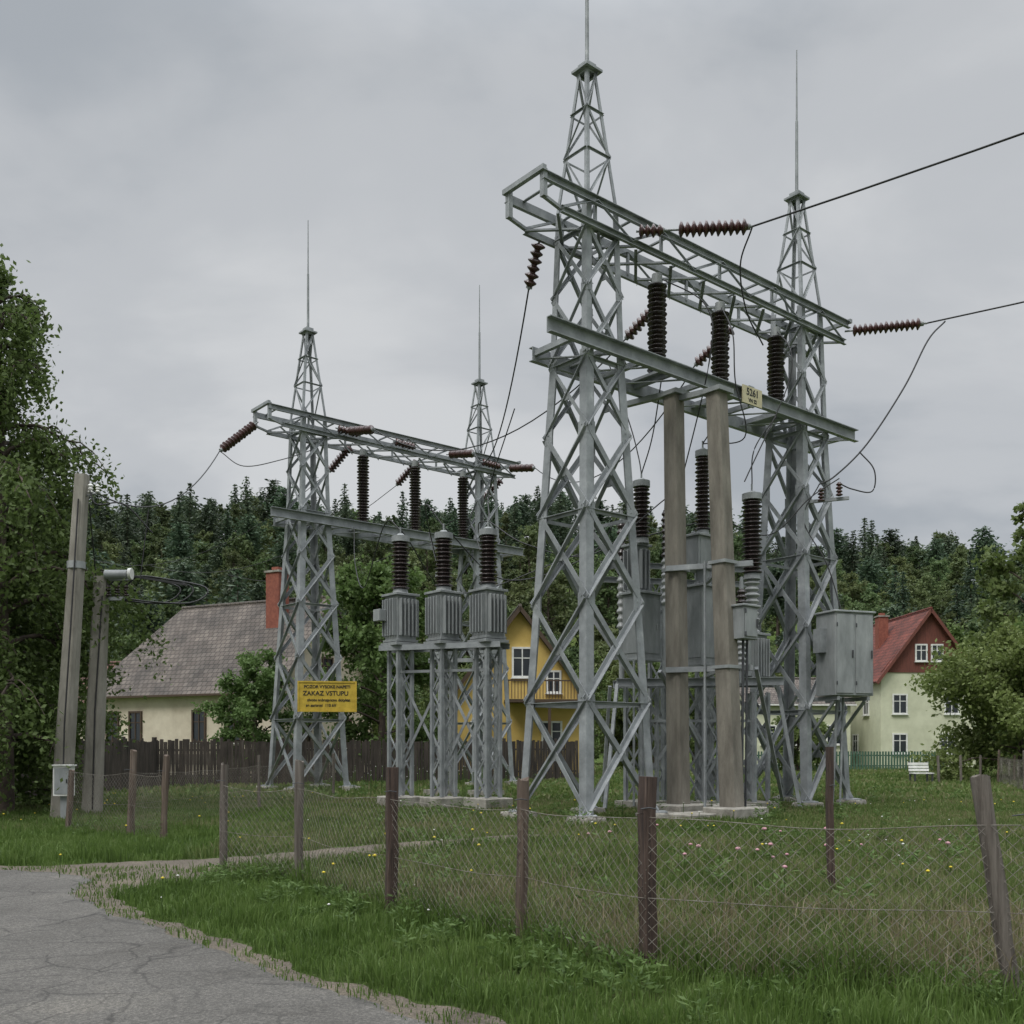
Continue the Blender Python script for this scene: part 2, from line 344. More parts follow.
# ------------------------------------------------------------------ gantries
U=V((.766,.643,0)); Vv=V((.643,-.766,0)); UP=V((0,0,1))
class Gan:
    def __init__(s,o): s.o=V(o)
    def __call__(s,t,w_,z): return s.o+U*t+Vv*w_+UP*z
def prof_s(z,base=2.1):
    P=[(0,base),(9.9,1.12),(13.05,.95),(16.1,.28)]
    for (a,b_),(c,d) in zip(P,P[1:]):
        if z<=c: return b_+(d-b_)*(z-a)/(c-a)
    return .28
def tower(mb,g,t0,base=2.1,rodtop=20.1):
    def C(i,z):
        sx_,sy_=((-1,-1),(1,-1),(1,1),(-1,1))[i%4]; h=prof_s(z,base)/2
        return g(t0+sx_*h,sy_*h,z)
    segs=[0.0,9.9,13.05,16.1]
    for i in range(4):
        sx_,sy_=((-1,-1),(1,-1),(1,1),(-1,1))[i]
        for (a,b_),wd in zip(zip(segs,segs[1:]),(.21,.15,.075)):
            d=(C(i,b_)-C(i,a)).normalized()
            aa=-U*sx_; bb=-Vv*sy_
            ax=(aa-d*aa.dot(d)).normalized(); cr_=d.cross(ax)
            mb.angle(C(i,a),C(i,b_),wd,.022,aa,0,flip=cr_.dot(bb)<0)
        p=C(i,0); mb.box(p+UP*.17,(.42,.42,.03)); 
    lev=[.15,2.5,4.6,6.5,8.2,9.75,11.2,12.5,13.05]
    for k,(a,b_) in enumerate(zip(lev,lev[1:])):
        for i in range(4):
            nrm=(C(i,a)+C(i+1,a))*.5-g(t0,0,a); nrm.z=0; nrm.normalize()
            wd=.11 if k<4 else .08
            if k<7:
                mb.angle(C(i,a)+nrm*.012,C(i+1,b_)+nrm*.012,wd,.014,nrm.cross(UP)*.3+UP)
                mb.angle(C(i+1,a)-nrm*.03,C(i,b_)-nrm*.03,wd,.014,nrm.cross(UP)*-.3+UP)
            if k in (1,3,5,7): mb.angle(C(i,a)-nrm*.05,C(i+1,a)-nrm*.05,.08,.014,-UP)
            R=Matrix((nrm.cross(UP),nrm,UP)).transposed()
            e_=(C(i+1,a)-C(i,a)).normalized(); e2=(C(i,a)-C(i+1,a)).normalized()
            if a>.5:
                gs=.24 if k<5 else .16
                mb.box(C(i,a)+e_*gs/2+nrm*.004,(gs,.012,gs*1.15),0,R); mb.box(C(i+1,a)+e2*gs/2+nrm*.004,(gs,.012,gs*1.15),0,R)
                for q in (C(i,a)+e_*gs*.55,C(i+1,a)+e2*gs*.55):
                    for zz in (-.07,.07): mb.box(q+nrm*.018+UP*zz,(.025,.02,.025),0,R)
            if k<7:
                mid=(C(i,a)+C(i+1,a)+C(i,b_)+C(i+1,b_))*.25
                mb.box(mid-nrm*.005,(.13,.03,.13),0,R)
    lev=[13.05,14.25,15.2,16.1]
    for k,(a,b_) in enumerate(zip(lev,lev[1:])):
        for i in range(4):
            if (k+i)%2: mb.angle(C(i,a),C(i+1,b_),.045,.008,UP)
            else: mb.angle(C(i+1,a),C(i,b_),.045,.008,UP)
            mb.angle(C(i,b_),C(i+1,b_),.045,.008,-UP)
    R=Matrix((U,Vv,UP)).transposed()
    mb.box(g(t0,0,16.13),(.48,.48,.05),0,R); mb.box(g(t0,0,16.22),(.28,.28,.12),0,R)
    mb.cyl(g(t0,0,16.2),g(t0,0,18.2),.045,.038,8); mb.cyl(g(t0,0,18.2),g(t0,0,rodtop),.026,.014,8)
    for z in np.arange(2.5,12.5,.35):
        mb.cyl(C(1,z),C(1,z)+U*.18,.011,None,5)
def plinths(mb,g,t0,base=2.1):
    h=base/2
    for sx_,sy_ in ((-1,-1),(1,-1),(1,1),(-1,1)):
        p=g(t0+sx_*h,sy_*h,0); mb.rev(p-UP*.2,p+UP*.155,[(0,.46),(.9,.40),(1,.37)],4,0,False)

def gantry(name,o,T,zl,first):
    g=Gan(o); e=empty(name,o)
    for t0,nm in ((0,'near_tower'),(T,'far_tower')):
        mb=MB(); tower(mb,g,t0,2.1 if t0==0 else 2.0); mb.obj(nm,STEEL,e)
    mb=MB(); plinths(mb,g,0); plinths(mb,g,T,2.0); mb.obj('plinths',CONC2,e)
    mb=MB(); a,b_=-1.8,T+1.6; zb,zt=12.5,13.02; hw=.54
    for sg in (-1,1):
        mb.channel(g(a,sg*hw,zt),g(b_,sg*hw,zt),.18,.09,.014,0,k=1 if sg>0 else -1)
        mb.channel(g(a+.5,sg*hw,zb),g(b_-.2,sg*hw,zb),.14,.08,.014,0,k=1 if sg>0 else -1)
        n=10; st=(b_-a-.8)/n
        for k in range(n):
            t1=a+.5+k*st; t2=t1+st
            za_,zb_=(zb,zt) if k%2==0 else (zt,zb)
            mb.angle(g(t1,sg*(hw+.02),za_),g(t2,sg*(hw+.02),zb_),.06,.012,UP)
            if k%2==0: mb.angle(g(t2,sg*(hw-.03),zb),g(t2,sg*(hw-.03),zt),.06,.012,U)
        mb.beam(g(a+.06,sg*hw,12.6),g(a+.06,sg*hw,zt+.14),.12,.1,0,U)
        mb.beam(g(a+.06,sg*hw,12.62),g(a+.6,sg*hw,zb),.08,.06,0,UP)
    n=9; st=(b_-a-.8)/n
    for k in range(n):
        t1=a+.5+k*st; t2=t1+st
        mb.angle(g(t1,-hw,zb-.05),g(t2,hw,zb-.05),.07,.012,UP); mb.angle(g(t1,hw,zb-.08),g(t2,-hw,zb-.08),.07,.012,-UP)
        mb.angle(g(t1,-hw,zt+.06),g(t1,hw,zt+.06),.07,.012,UP)
    mb.beam(g(a,-hw-.1,zt+.12),g(a,hw+.1,zt+.12),.1,.1); mb.beam(g(b_,-hw-.1,zt+.1),g(b_,hw+.1,zt+.1),.1,.1)
    mb.obj('upper_beam',STEEL,e)
    mb=MB(); a,b_=-1.75,T+1.75
    mb.channel(g(a,.64,zl),g(b_,.64,zl),.32,.13,.02,0,k=1); mb.channel(g(a+.75,-.64,zl),g(b_,-.64,zl),.3,.12,.018,0,k=-1)
    for t1 in np.linspace(a+.85,b_-.1,11):
        mb.beam(g(t1,-.63,zl+.02),g(t1,.63,zl+.02),.1,.12)
    for t1 in np.linspace(a+.9,b_-1.1,9):
        mb.beam(g(t1,-.6,zl-.1),g(t1+1,.6,zl-.1),.07,.02)
    mb.obj('lower_beam',STEEL,e)
    mb=MB(); 
    for t1 in (2.25,4.55,6.85):
        mb.cyl(g(t1,0,zl+.05),g(t1,0,zl+.2),.13,.13,12,1)
        mb.ins(g(t1,0,zl+.2),g(t1,0,12.22),.235,int((12.22-zl-.2)/.105)); mb.cyl(g(t1,0,12.22),g(t1,0,12.44),.13,.12,12,1)
        R=Matrix((U,Vv,UP)).transposed(); mb.box(g(t1,0,zl+.1),(.45,1.24,.06),1,R)
    mb.obj('post_insulators',[INS,STEEL2],e)
    return g,e
T1=7.78
g1,e1=gantry('substation_gantry',(1.62,21.5,0),T1,10.0,True)
g2,e2=gantry('substation_gantry',(-7.19,35.1,0),T1-.1,9.45,False)

def string(mb,p0,p1,r=.14,n=None,a=.1,b_=.93,mi=0):
    p0=V(p0);p1=V(p1); L_=(p1-p0).length; n=n or int(L_*(b_-a)/.13)
    mb.cyl(p0,p0.lerp(p1,a),.025,None,6,1); mb.ins(p0.lerp(p1,a),p0.lerp(p1,b_),r,n,mi,core=.42); mb.cyl(p0.lerp(p1,b_),p1,.03,None,6,1)
    mb.rev(p0.lerp(p1,b_-.01),p0.lerp(p1,b_+.03),[(0,.07),(1,.07)],8,1)
mb=MB(); wr=MB()
s0=g1(.9,.6,12.75); s1=V((5.15,21.35,12.72)); m0=s0.lerp(s1,.25)
string(mb,s0,m0,.14,4,.1,.95,2); string(mb,m0,s1,.17,None,.16,.95,2)
string(mb,g1(T1+1.5,.5,12.85),V((11.05,26.5,12.83)),.16,mi=2)
wr.tube(sagpts((5.15,21.35,12.72),(46,-13,17.1),1.5,24),.022,5)
wr.tube(sagpts((11.05,26.5,12.83),(50,-6,15.5),1.3,24),.022,5)
wr.tube(smooth_pts([(11.4,26.2,12.75),(10.9,26.1,12.2),(10.2,25.9,10.9),(9.2,25.8,9.4),(8.35,25.7,8.55),(7.9,25.6,8.3)]),.022,5)
wr.tube(smooth_pts([(9.0,25.8,9.2),(9.35,25.7,8.7),(9.3,25.7,8.15),(8.8,25.7,8.2),(8.45,25.7,8.35)]),.018,5)
wr.tube(smooth_pts([(5.15,21.35,12.7),(5.0,21.8,12.1),(5.3,22.5,11.4),(5.9,23.4,11.0)]),.018,5)
ends=[]
for t1,dv in ((-.85,(-.25,.5,-.95)),(3.3,(-.95,1.0,-.75)),(6.0,(-.95,1.0,-.75))):
    a_=g1(t1,-.55,12.55); b2=a_+V(dv); string(mb,a_,b2,.16,None,.15,.95,mi=2); ends.append(b2)
mb.obj('strain_insulators',[INS,STEEL2,INSRED],e1); 
mb=MB()
for t1,en in zip((5.6,1.2,8.6),(ends[0],ends[1],ends[2])):
    a_=g2(t1,.6,12.75); b2=a_+Vv*1.5-UP*.25+U*.2; string(mb,a_,b2,.16,None,.15,.95)
    wr.tube(sagpts(en,b2,1.6,20),.019,5)
for t1 in (-1.4,2.0,5.0,9.2):
    a_=g2(t1,-.3,12.7) if t1!=-1.4 else g2(-1.75,-.3,12.7)
    if t1==-1.4: b2=V((-9.75,33.2,11.4))
    else: b2=a_+V((-1.0,.6,-.9))
    string(mb,a_,b2,.17,None,.12,.95)
    if t1==-1.4: wr.tube(sagpts(b2,(-9.2,21.2,7.2),1.1,20),.018,5); wr.tube(smooth_pts([b2,b2+V((.8,0,-.5)),b2+V((2.0,.3,-.2)),g2(.3,0,12.1)]),.016,5)
    else: wr.tube(sagpts(b2,b2+V((-14,12,-1)),1.5,14),.014,5)
for t1,t2 in ((.7,1.7),(3.1,4.1),(7.2,8.2)):
    string(mb,g2(t1,.7,12.75),g2(t2,.75,12.7),.14)
mb.obj('strain_insulators',[INSRED,STEEL2],e2)

# ------------------------------------------------------------------ concrete columns
for nm,(bx,by),(tx,ty),h in (('concrete_column',(3.8,22.7),(3.72,22.9),9.6),('concrete_column',(4.78,21.6),(4.52,22.0),9.35)):
    e=empty(nm,(bx,by,0)); mb=MB()
    R=Matrix((U,Vv,UP)).transposed()
    def taper(p0,p1,w0,w1):
        vs=[]
        for p,w_ in ((p0,w0),(p1,w1)):
            c=w_*.12
            for x,y in ((-w_/2+c,-w_/2),(w_/2-c,-w_/2),(w_/2,-w_/2+c),(w_/2,w_/2-c),(w_/2-c,w_/2),(-w_/2+c,w_/2),(-w_/2,w_/2-c),(-w_/2,-w_/2+c)):
                vs.append(V(p)+U*x+Vv*y)
        mb.add(vs,[(i,(i+1)%8,8+(i+1)%8,8+i) for i in range(8)]+[tuple(reversed(range(8))),tuple(range(8,16))],0)
    taper((bx,by,0),(tx,ty,h),.42,.37)
    mb.obj('shaft',CONC,e)
    mb=MB()
    for z in (3.3,5.6):
        f=z/h; c=V((bx+(tx-bx)*f,by+(ty-by)*f,z)); mb.box(c,(.46,.46,.07),0,R)
    mb.box((tx,ty,h+.05),(.5,.55,.1),0,R)
    mb.beam(V((tx,ty,h+.12))-Vv*.2,V((tx,ty,h+.12))-Vv*1.5+UP*.1,.14,.12)
    mb.obj('steel_bands',STEEL2,e)
    mb=MB(); mb.box((bx+.05,by-.1,.13),(1.15,.9,.26),0,R); mb.obj('footing',CONC2,e,.02)
mb=MB(); R=Matrix((U,Vv,UP)).transposed()
mb.box((4.0,21.4,.07),(1.3,.8,.14),0,R); mb.box((3.3,21.9,.06),(1.1,.6,.12),0,R); mb.box((4.9,23.3,.1),(1.6,.8,.2),0,R)
mb.obj('concrete_slab',CONC2,None,.015)

# ------------------------------------------------------------------ lattice stands / breakers
def rotm(deg): return Matrix.Rotation(math.radians(deg),3,'Z')
def latt_col(mb,c,z0,z1,w_,R,pitch=.55,leg=.085,br=.05,mi=0):
    c=V(c)
    def K(i,z):
        sx_,sy_=((-1,-1),(1,-1),(1,1),(-1,1))[i%4]; return c+R@V((sx_*w_/2,sy_*w_/2,0))+UP*z
    for i in range(4): mb.beam(K(i,z0),K(i,z1),leg,leg,mi,R@V((1,0,0)))
    n=max(1,round((z1-z0)/pitch)); st=(z1-z0)/n
    for k in range(n):
        for i in range(4):
            a,b_=(i,i+1) if k%2 else (i+1,i)
            mb.beam(K(a,z0+k*st),K(b_,z0+(k+1)*st),br,.015,mi,(K(i,0)+K(i+1,0))*.5-c)
def tank(mb,c,z0,z1,w_,d_,R,fins=True,mi=0):
    c=V(c); h=z1-z0
    mb.box(c+UP*(z0+h/2),(w_,d_,h),mi,R)
    mb.box(c+UP*(z1+.03),(w_+.14,d_+.14,.06),mi,R); mb.box(c+UP*(z0-.03),(w_+.08,d_+.08,.06),mi,R)
    if fins:
        n=max(3,int(w_/.11))
        for k in range(n):
            x=-w_/2+(k+.5)*w_/n
            for sy_ in (-1,1): mb.box(c+R@V((x,sy_*(d_/2+.06),0))+UP*(z0+h*.5),(.035,.12,h*.84),mi,R)
        n=max(3,int(d_/.11))
        for k in range(n):
            y=-d_/2+(k+.5)*d_/n
            for sx_ in (-1,1): mb.box(c+R@V((sx_*(w_/2+.06),y,0))+UP*(z0+h*.5),(.12,.035,h*.84),mi,R)
    else:
        for sx_,sy_ in ((0,-1),(1,0),(-1,0)):
            if sy_: mb.box(c+R@V((0,sy_*(d_/2+.008),0))+UP*(z0+h*.5),(w_*.82,.016,h*.84),mi,R); mb.box(c+R@V((w_*.3,sy_*(d_/2+.03),0))+UP*(z0+h*.5),(.03,.03,.14),2,R)
            else: mb.box(c+R@V((sx_*(w_/2+.008),0,0))+UP*(z0+h*.5),(.016,d_*.8,h*.84),mi,R)
        for dx in (-.35,.35): mb.box(c+R@V((dx*w_,0,0))+UP*(z1+.1),(.03,.12,.09),mi,R)
def bushing(mb,c,z0,z1,r,mi=1,cap=2):
    c=V(c); mb.cyl(c+UP*z0,c+UP*(z0+.14),r*.85,r*.75,14,cap)
    mb.ins(c+UP*(z0+.14),c+UP*(z1-.18),r,max(4,int((z1-z0-.3)/.1)),mi,core=.6)
    mb.cyl(c+UP*(z1-.18),c+UP*(z1-.03),r*.95,r*.95,14,cap); mb.cyl(c+UP*(z1-.03),c+UP*(z1+.04),r*.6,r*.3,12,cap)
    mb.cyl(c+UP*z1,c+UP*(z1+.22),.025,None,6,cap)
R=rotm(40)
e=empty('circuit_breaker_bank',(-1.72,25.5,0)); mt=[STEEL2,INS,STEEL2]
cs=[(-2.9,25.9,0),(-1.75,25.5,0),(-.6,25.1,0)]
mb=MB(); 
for c in cs:
    tank(mb,c,4.32,5.45,.58,.58,R); bushing(mb,c,5.5,7.05,.25)
    mb.box(V(c)+UP*4.2,(.75,.75,.08),0,R)
mb.box((-3.42,25.75,4.95),(.22,.3,.3),0,R); mb.beam((-3.3,25.8,5),(-3.0,25.9,5),.06,.06)
mb.obj('breaker_poles',mt,e,.006)
mb=MB()
for c in cs: latt_col(mb,c,.28,4.05,.42,R)
d=(V(cs[2])-V(cs[0])).normalized(); pn=V((-d.y,d.x,0))
for sg in (-1,1):
    mb.channel(V(cs[0])-d*.45+pn*sg*.36+UP*4.1,V(cs[2])+d*.45+pn*sg*.36+UP*4.1,.14,.07,.012,0,k=sg)
for a,b_ in ((cs[0],cs[1]),(cs[1],cs[2])):
    mb.beam(V(a)+UP*1.0,V(b_)+UP*3.4,.07,.02,0,pn); mb.beam(V(b_)+UP*1.0+pn*.03,V(a)+UP*3.4+pn*.03,.07,.02,0,pn); mb.beam(V(a)+UP*3.5,V(b_)+UP*3.5,.07,.07)
mb.obj('support_frame',STEEL,e)
mb=MB()
for c in cs: mb.box(V(c)+UP*.13,(.9,.9,.28),0,R)
mb.obj('footings',CONC2,e,.02)
e=empty('circuit_breaker_bank',(-.6,30.5,0)); mb=MB(); cs2=[(-2.2,31,0),(-.8,30.6,0)]
for c in cs2:
    latt_col(mb,c,.2,4.2,.42,R); tank(mb,c,4.3,5.5,.5,.5,R,False); bushing(mb,c,5.55,7.0,.2); mb.box(V(c)+UP*.1,(.8,.8,.22),3,R)
mb.beam((-2.6,31.1,4.22),(-.4,30.5,4.22),.1,.12)
mb.obj('breaker_poles',mt+[CONC2],e)

e=empty('outdoor_switchgear',(4.6,25,0)); mb=MB()
A=[V((3.25,25.0,0)),V((4.75,24.8,0)),V((5.95,24.7,0))]
tank(mb,A[0],3.75,5.35,.75,.6,R,False); tank(mb,A[0]+V((-.1,.2,0)),5.42,6.6,.42,.42,R,True); bushing(mb,A[0],6.65,8.25,.23)
tank(mb,A[1],3.6,5.5,.7,.55,R,False); tank(mb,A[1]+V((-.1,0,0)),6.0,6.75,.6,.5,R,False); mb.cyl(A[1]+UP*5.5,A[1]+UP*6.0,.18,.18,12,0); bushing(mb,A[1],6.8,8.95,.2)
tank(mb,A[2],3.2,4.3,.55,.5,R,True); mb.ins(A[2]+UP*4.35,A[2]+UP*5.7,.2,9,3,core=.6); bushing(mb,A[2],5.7,7.85,.26)
for x,y,z0,z1 in ((3.75,24.2,5.0,7.3),(5.35,25.8,4.0,7.2),(5.6,24.3,3.5,5.4),(2.85,25.9,4.6,7.4)):
    c=V((x,y,0)); mb.cyl(c+UP*3.1,c+UP*z0,.07,.07,8,0); mb.ins(c+UP*z0,c+UP*(z0+(z1-z0)*.5),.13,7,3,core=.6); mb.ins(c+UP*(z0+(z1-z0)*.5),c+UP*z1,.13,8,1,core=.6); mb.cyl(c+UP*z1,c+UP*(z1+.3),.06,.04,8,0)
mb.obj('apparatus',[STEEL2,INS,STEEL2,mat('grey_porcelain',(.36,.37,.37),(.25,.26,.26),.35)],e,.006)
mb=MB()
for c in A: latt_col(mb,c,.2,3.05 if c is not A[2] else 2.9,.55,R,.7,.09,.06); mb.box(c+UP*.1,(.95,.95,.2),1,R)
latt_col(mb,(4.0,26.3,0),.1,6.0,.5,R,.7); latt_col(mb,(5.3,26.6,0),.1,6.2,.5,R,.7)
for sg in (-.42,.42):
    mb.channel((2.6,25.2+sg,3.15),(6.6,24.6+sg,3.15),.2,.09,.015,0,k=1)
for x in np.linspace(2.7,6.5,7): mb.beam((x,24.8,3.15),(x,25.5,3.15),.08,.1)
for a,b_ in ((A[0],A[1]),(A[1],A[2])):
    mb.beam(a+UP*.6,b_+UP*2.9,.08,.02,0,(0,1,0)); mb.beam(b_+UP*.6,a+UP*2.9,.08,.02,0,(0,1,.05)); mb.beam(a+UP*2.2,b_+UP*2.2,.07,.07)
for z in (5.9,6.3): mb.channel((2.3,25.9,z),(6.9,26.9,z),.15,.07,.012,0)
for z in (3.3,5.6): mb.beam((3.5,22.6,z),(5.3,21.9,z),.1,.12); mb.beam((3.8,22.8,z),(4.0,25.0,z),.08,.08); mb.beam((4.7,22.0,z),(4.8,24.8,z),.08,.08)
for a,b_ in (((3.4,22.9,3.3),(5.6,25.8,.2)),((5.4,22.0,3.3),(6.9,25.4,.2)),((2.6,24.6,3.1),(2.2,23.6,.1)),((6.5,24.4,3.1),(7.0,24.2,.1)),((2.5,25.4,3.1),(2.4,26.4,.1))): mb.beam(a,b_,.08,.08)
for x,y,z in ((3.0,24.5,3.7),(5.0,24.2,3.6),(4.3,22.2,5.7)): mb.cyl((x,y,.1),(x,y,z),.03,None,8)
mb.obj('support_frame',[STEEL,CONC2],e)
def cabinet(name,c,size,R,parts=True):
    e=empty(name,c); mb=MB(); c=V(c); w_,d_,h=size
    mb.box(c,(w_,d_,h),0,R); mb.box(c+UP*(h/2+.025),(w_+.1,d_+.1,.05),0,R)
    n=2 if w_>1 else 1
    for k in range(n):
        x=-w_/2+w_/n*(k+.5)
        mb.box(c+R@V((x,-d_/2-.012,0)),(w_/n-.07,.024,h-.1),0,R)
        mb.box(c+R@V((x+w_/n*.36,-d_/2-.045,0)),(.03,.04,.2),1,R)
        for zz in (-.35,.35): mb.box(c+R@V((x-w_/n/2+.04,-d_/2-.03,zz*h)),(.03,.03,.1),1,R)
    mb.box(c+R@V((w_/2+.012,0,0)),(.024,d_-.1,h-.1),0,R)
    mb.box(c+R@V((w_/2+.03,0,h*.2)),(.02,d_*.4,.16),1,R)
    mb.obj('body',[STEEL2,DKSTEEL],e,.01)
    return e
ec=cabinet('control_cabinet',(8.35,25.0,3.85),(1.15,.75,2.05),rotm(20))
mb=MB(); R2=rotm(20)
for dx in (-.45,.45):
    mb.beam(V((8.35,25,2.76))+R2@V((dx,-.35,0)),V((8.35,25,2.76))+R2@V((dx,1.3,0)),.08,.1)
    mb.beam(V((8.35,25,2.7))+R2@V((dx,-.2,0)),V((8.1,25.9,1.6))+R2@V((dx,.2,0)),.06,.06)
mb.cyl((8.2,25.1,2.8),(8.1,25.2,0),.04,None,8); mb.cyl((8.35,25.1,2.8),(8.3,25.2,0),.03,None,8)
mb.box((7.75,24.9,4.2),(.3,.3,.6),0,R2)
mb.obj('bracket',STEEL,ec)
ec=cabinet('control_cabinet',(5.05,21.75,4.25),(.5,.4,.7),rotm(40))
mb=MB(); mb.cyl((5.05,21.75,3.9),(5.0,21.65,0.2),.03,None,8); mb.cyl((5.15,21.8,3.9),(5.1,21.75,0.2),.025,None,8); mb.beam((4.6,21.9,4.4),(5.1,21.75,4.4),.05,.05); mb.obj('conduits',DKSTEEL,ec)

for ps in (
  [A[0]+UP*8.4,A[0]+V((.2,-.6,9.2)),g1(2.25,.2,10.3)],
  [A[1]+UP*9.1,A[1]+V((.3,-.4,9.6)),g1(4.55,.2,10.3)],
  [A[2]+UP*8.0,A[2]+V((.1,.1,9.0)),g1(6.85,.2,10.3)],
  [g1(2.25,0,12.4),g1(2.9,.9,11.6),g1(3.0,.9,10.3),A[0]+V((.8,-.5,7.6))],
  [g1(6.85,0,12.4),g1(6.2,.9,11.4),g1(6.0,.9,10.4),A[2]+V((-.3,-.5,8.0))],
  [g1(4.55,0,12.4),g1(4.0,.8,11.3),g1(4.1,.8,10.2),g1(4.6,.7,9.0),A[1]+UP*9.1],
  [(-2.9,25.9,7.2),(-3.4,26.6,7.5),(-4.3,29,6.2),(-5.2,33,7.6),(-5.6,35.3,9.3)],
  [(-1.75,25.5,7.2),(-2.3,26.4,7.9),(-2.2,31,6.7),(-3.1,37,9.5)],
  [(-.6,25.1,7.25),(-.9,26.5,7.4),(-.8,30.6,7.1),(-1.4,38,9.6)],
  [(-.6,25.1,7.25),(.4,24.4,6.5),(2.0,24.5,6.3),(3.75,24.2,7.6)],
  [(-1.75,25.5,7.2),(-.2,26.5,6.0),(2.0,26.4,6.6),(2.85,25.9,7.7)],
  [(-2.9,25.9,7.2),(-1.5,27.5,5.8),(2,28,7.0),(5.35,25.8,7.5)],
  [ends[0]+V((-.3,3,-1.6)),(-.6,27,8.6),(-.6,26,7.6),(-.6,25.1,7.25)],
  [ends[1]+V((-.4,.5,-.3)),(3.0,25.4,9.8),(3.2,25.2,8.9),A[0]+UP*8.4],
  [(5.35,25.8,7.5),(6.6,25.6,7.0),(7.6,25.4,7.9),(8.35,25.4,8.4)],
  [(7.9,25.6,8.3),(7.5,25.6,7.4),(8.0,25.3,6.2),(8.3,25.1,5.0)]):
    wr.tube(smooth_pts(ps,10),.016,5)
wr.obj('conductors',WIRE,e1)
mb=MB()
for c in ((8.35,25.4,8.3),(7.95,25.6,8.2)):
    mb.ins(V(c)-UP*.35,V(c),.09,4,0)
mb.beam((7.5,25.9,7.9),(8.6,25.4,7.9),.08,.08,1); mb.obj('side_arm',[INSRED,STEEL],e1)

# ------------------------------------------------------------------ signs
def text(body,size,M_,parent,mt,name='lettering'):
    cu=bpy.data.curves.new(name,'FONT'); cu.body=body; cu.size=size; cu.align_x='CENTER'; cu.align_y='CENTER'; cu.extrude=.003
    cu.offset=.004
    cu.materials.append(mt); o=bpy.data.objects.new(name,cu); scene.collection.objects.link(o); o.parent=parent; o.matrix_local=M_; return o
SC=V((-6.18,33.3,3.22)); sg=empty('warning_sign',SC); mb=MB(); Rz=rotm(8); c=SC
mb.box(c,(1.92,.03,.98),0,Rz)
for dx in (-.95,.95): mb.box(c+Rz@V((dx,-.01,0)),(.05,.06,1.03),0,Rz)
for dz in (-.49,.49): mb.box(c+Rz@V((0,-.012,dz)),(1.84,.05,.05),0,Rz)
for dx in (-.7,.7): mb.beam(c+Rz@V((dx,.02,.2)),c+Rz@V((dx-.3,1.2,.2)),.05,.05,1)
mb.obj('panel',[YEL,STEEL],sg)
rt=Matrix.Rotation(math.radians(8),4,'Z')
def SM(x,z,y=-.02): return rt@Matrix.Translation((x,y,z))@Matrix.Rotation(math.radians(90),4,'X')
text('POZOR VYSOKE NAPETI',.14,SM(0,.32),sg,BLACK); text('ZAKAZ VSTUPU',.21,SM(-.05,.1),sg,BLACK)
text('zivotu nebezpecno dotykat',.13,SM(.05,-.12),sg,BLACK); text('se zarizeni  110 kV',.13,SM(-.2,-.3),sg,BLACK)
pc=g1(4.75,.8,9.98); sg=empty('number_plate',pc); mb=MB(); RR=Matrix((U,-Vv,UP)).transposed(); CRM=mat('cream_sign_paint',(.55,.50,.33),(.45,.4,.25),.6)
mb.box(pc,(.75,.03,.42),0,RR); mb.box(pc+Vv*-.03,(.2,.05,.5),1,RR); mb.obj('panel',[CRM,STEEL],sg)
rt=Matrix((U,-Vv,UP)).transposed().to_4x4()
def PM(z): return rt@Matrix.Translation((0,-.018,z))@Matrix.Rotation(math.radians(90),4,'X')
text('5261',.24,PM(.07),sg,BLACK); text('VN 22',.12,PM(-.12),sg,BLACK)

# ------------------------------------------------------------------ utility poles
def upole(name,b0,t0,w0,w1,parts):
    e=empty(name,(b0[0],b0[1],0)); mb=MB(); vs=[]
    for p,w_ in ((V(b0),w0),(V(t0),w1)):
        c=w_*.15
        for x,y in ((-w_/2+c,-w_/2),(w_/2-c,-w_/2),(w_/2,-w_/2+c),(w_/2,w_/2-c),(w_/2-c,w_/2),(-w_/2+c,w_/2),(-w_/2,w_/2-c),(-w_/2,-w_/2+c)): vs.append(p+V((x,y,0)))
    mb.add(vs,[(i,(i+1)%8,8+(i+1)%8,8+i) for i in range(8)]+[tuple(reversed(range(8))),tuple(range(8,16))],0); mb.obj('shaft',CONCP,e)
    mb=MB(); parts(mb); mb.obj('fittings',[STEEL2,INS,WIRE,WHITE],e); return e
def pa(mb):
    mb.cyl((-9.1,21.2,6.9),(-8.75,21.1,6.95),.02,None,6); mb.ins((-8.95,21.15,6.95),(-8.95,21.15,7.15),.06,3,3); mb.ins((-8.78,21.1,6.95),(-8.78,21.1,7.12),.05,3,3)
    mb.cyl((-9.28,21.2,5.35),(-9.28,21.2,5.5),.19,.19,10,0)
    mb.tube(smooth_pts([(-8.95,21.1,7.0),(-8.8,21.1,6.7),(-8.3,21.3,6.75),(-7.8,21.6,6.2)]),.016,5,2)
    mb.tube([(-9.16,21.03,6.8),(-9.28,20.99,4.5),(-9.42,20.95,2),(-9.44,20.95,1.2)],.018,6,2)
    mb.box((-9.36,20.8,.85),(.36,.22,.62),3); mb.box((-9.36,20.8,1.175),(.42,.28,.03),3); mb.box((-9.36,20.685,.85),(.3,.012,.54),0); mb.box((-9.25,20.675,.85),(.02,.02,.08),2)
    mb.box((-9.36,20.85,.27),(.14,.14,.54),0)
upole('utility_pole',(-9.62,21.2,-.1),(-9.15,21.2,7.35),.36,.25,pa)
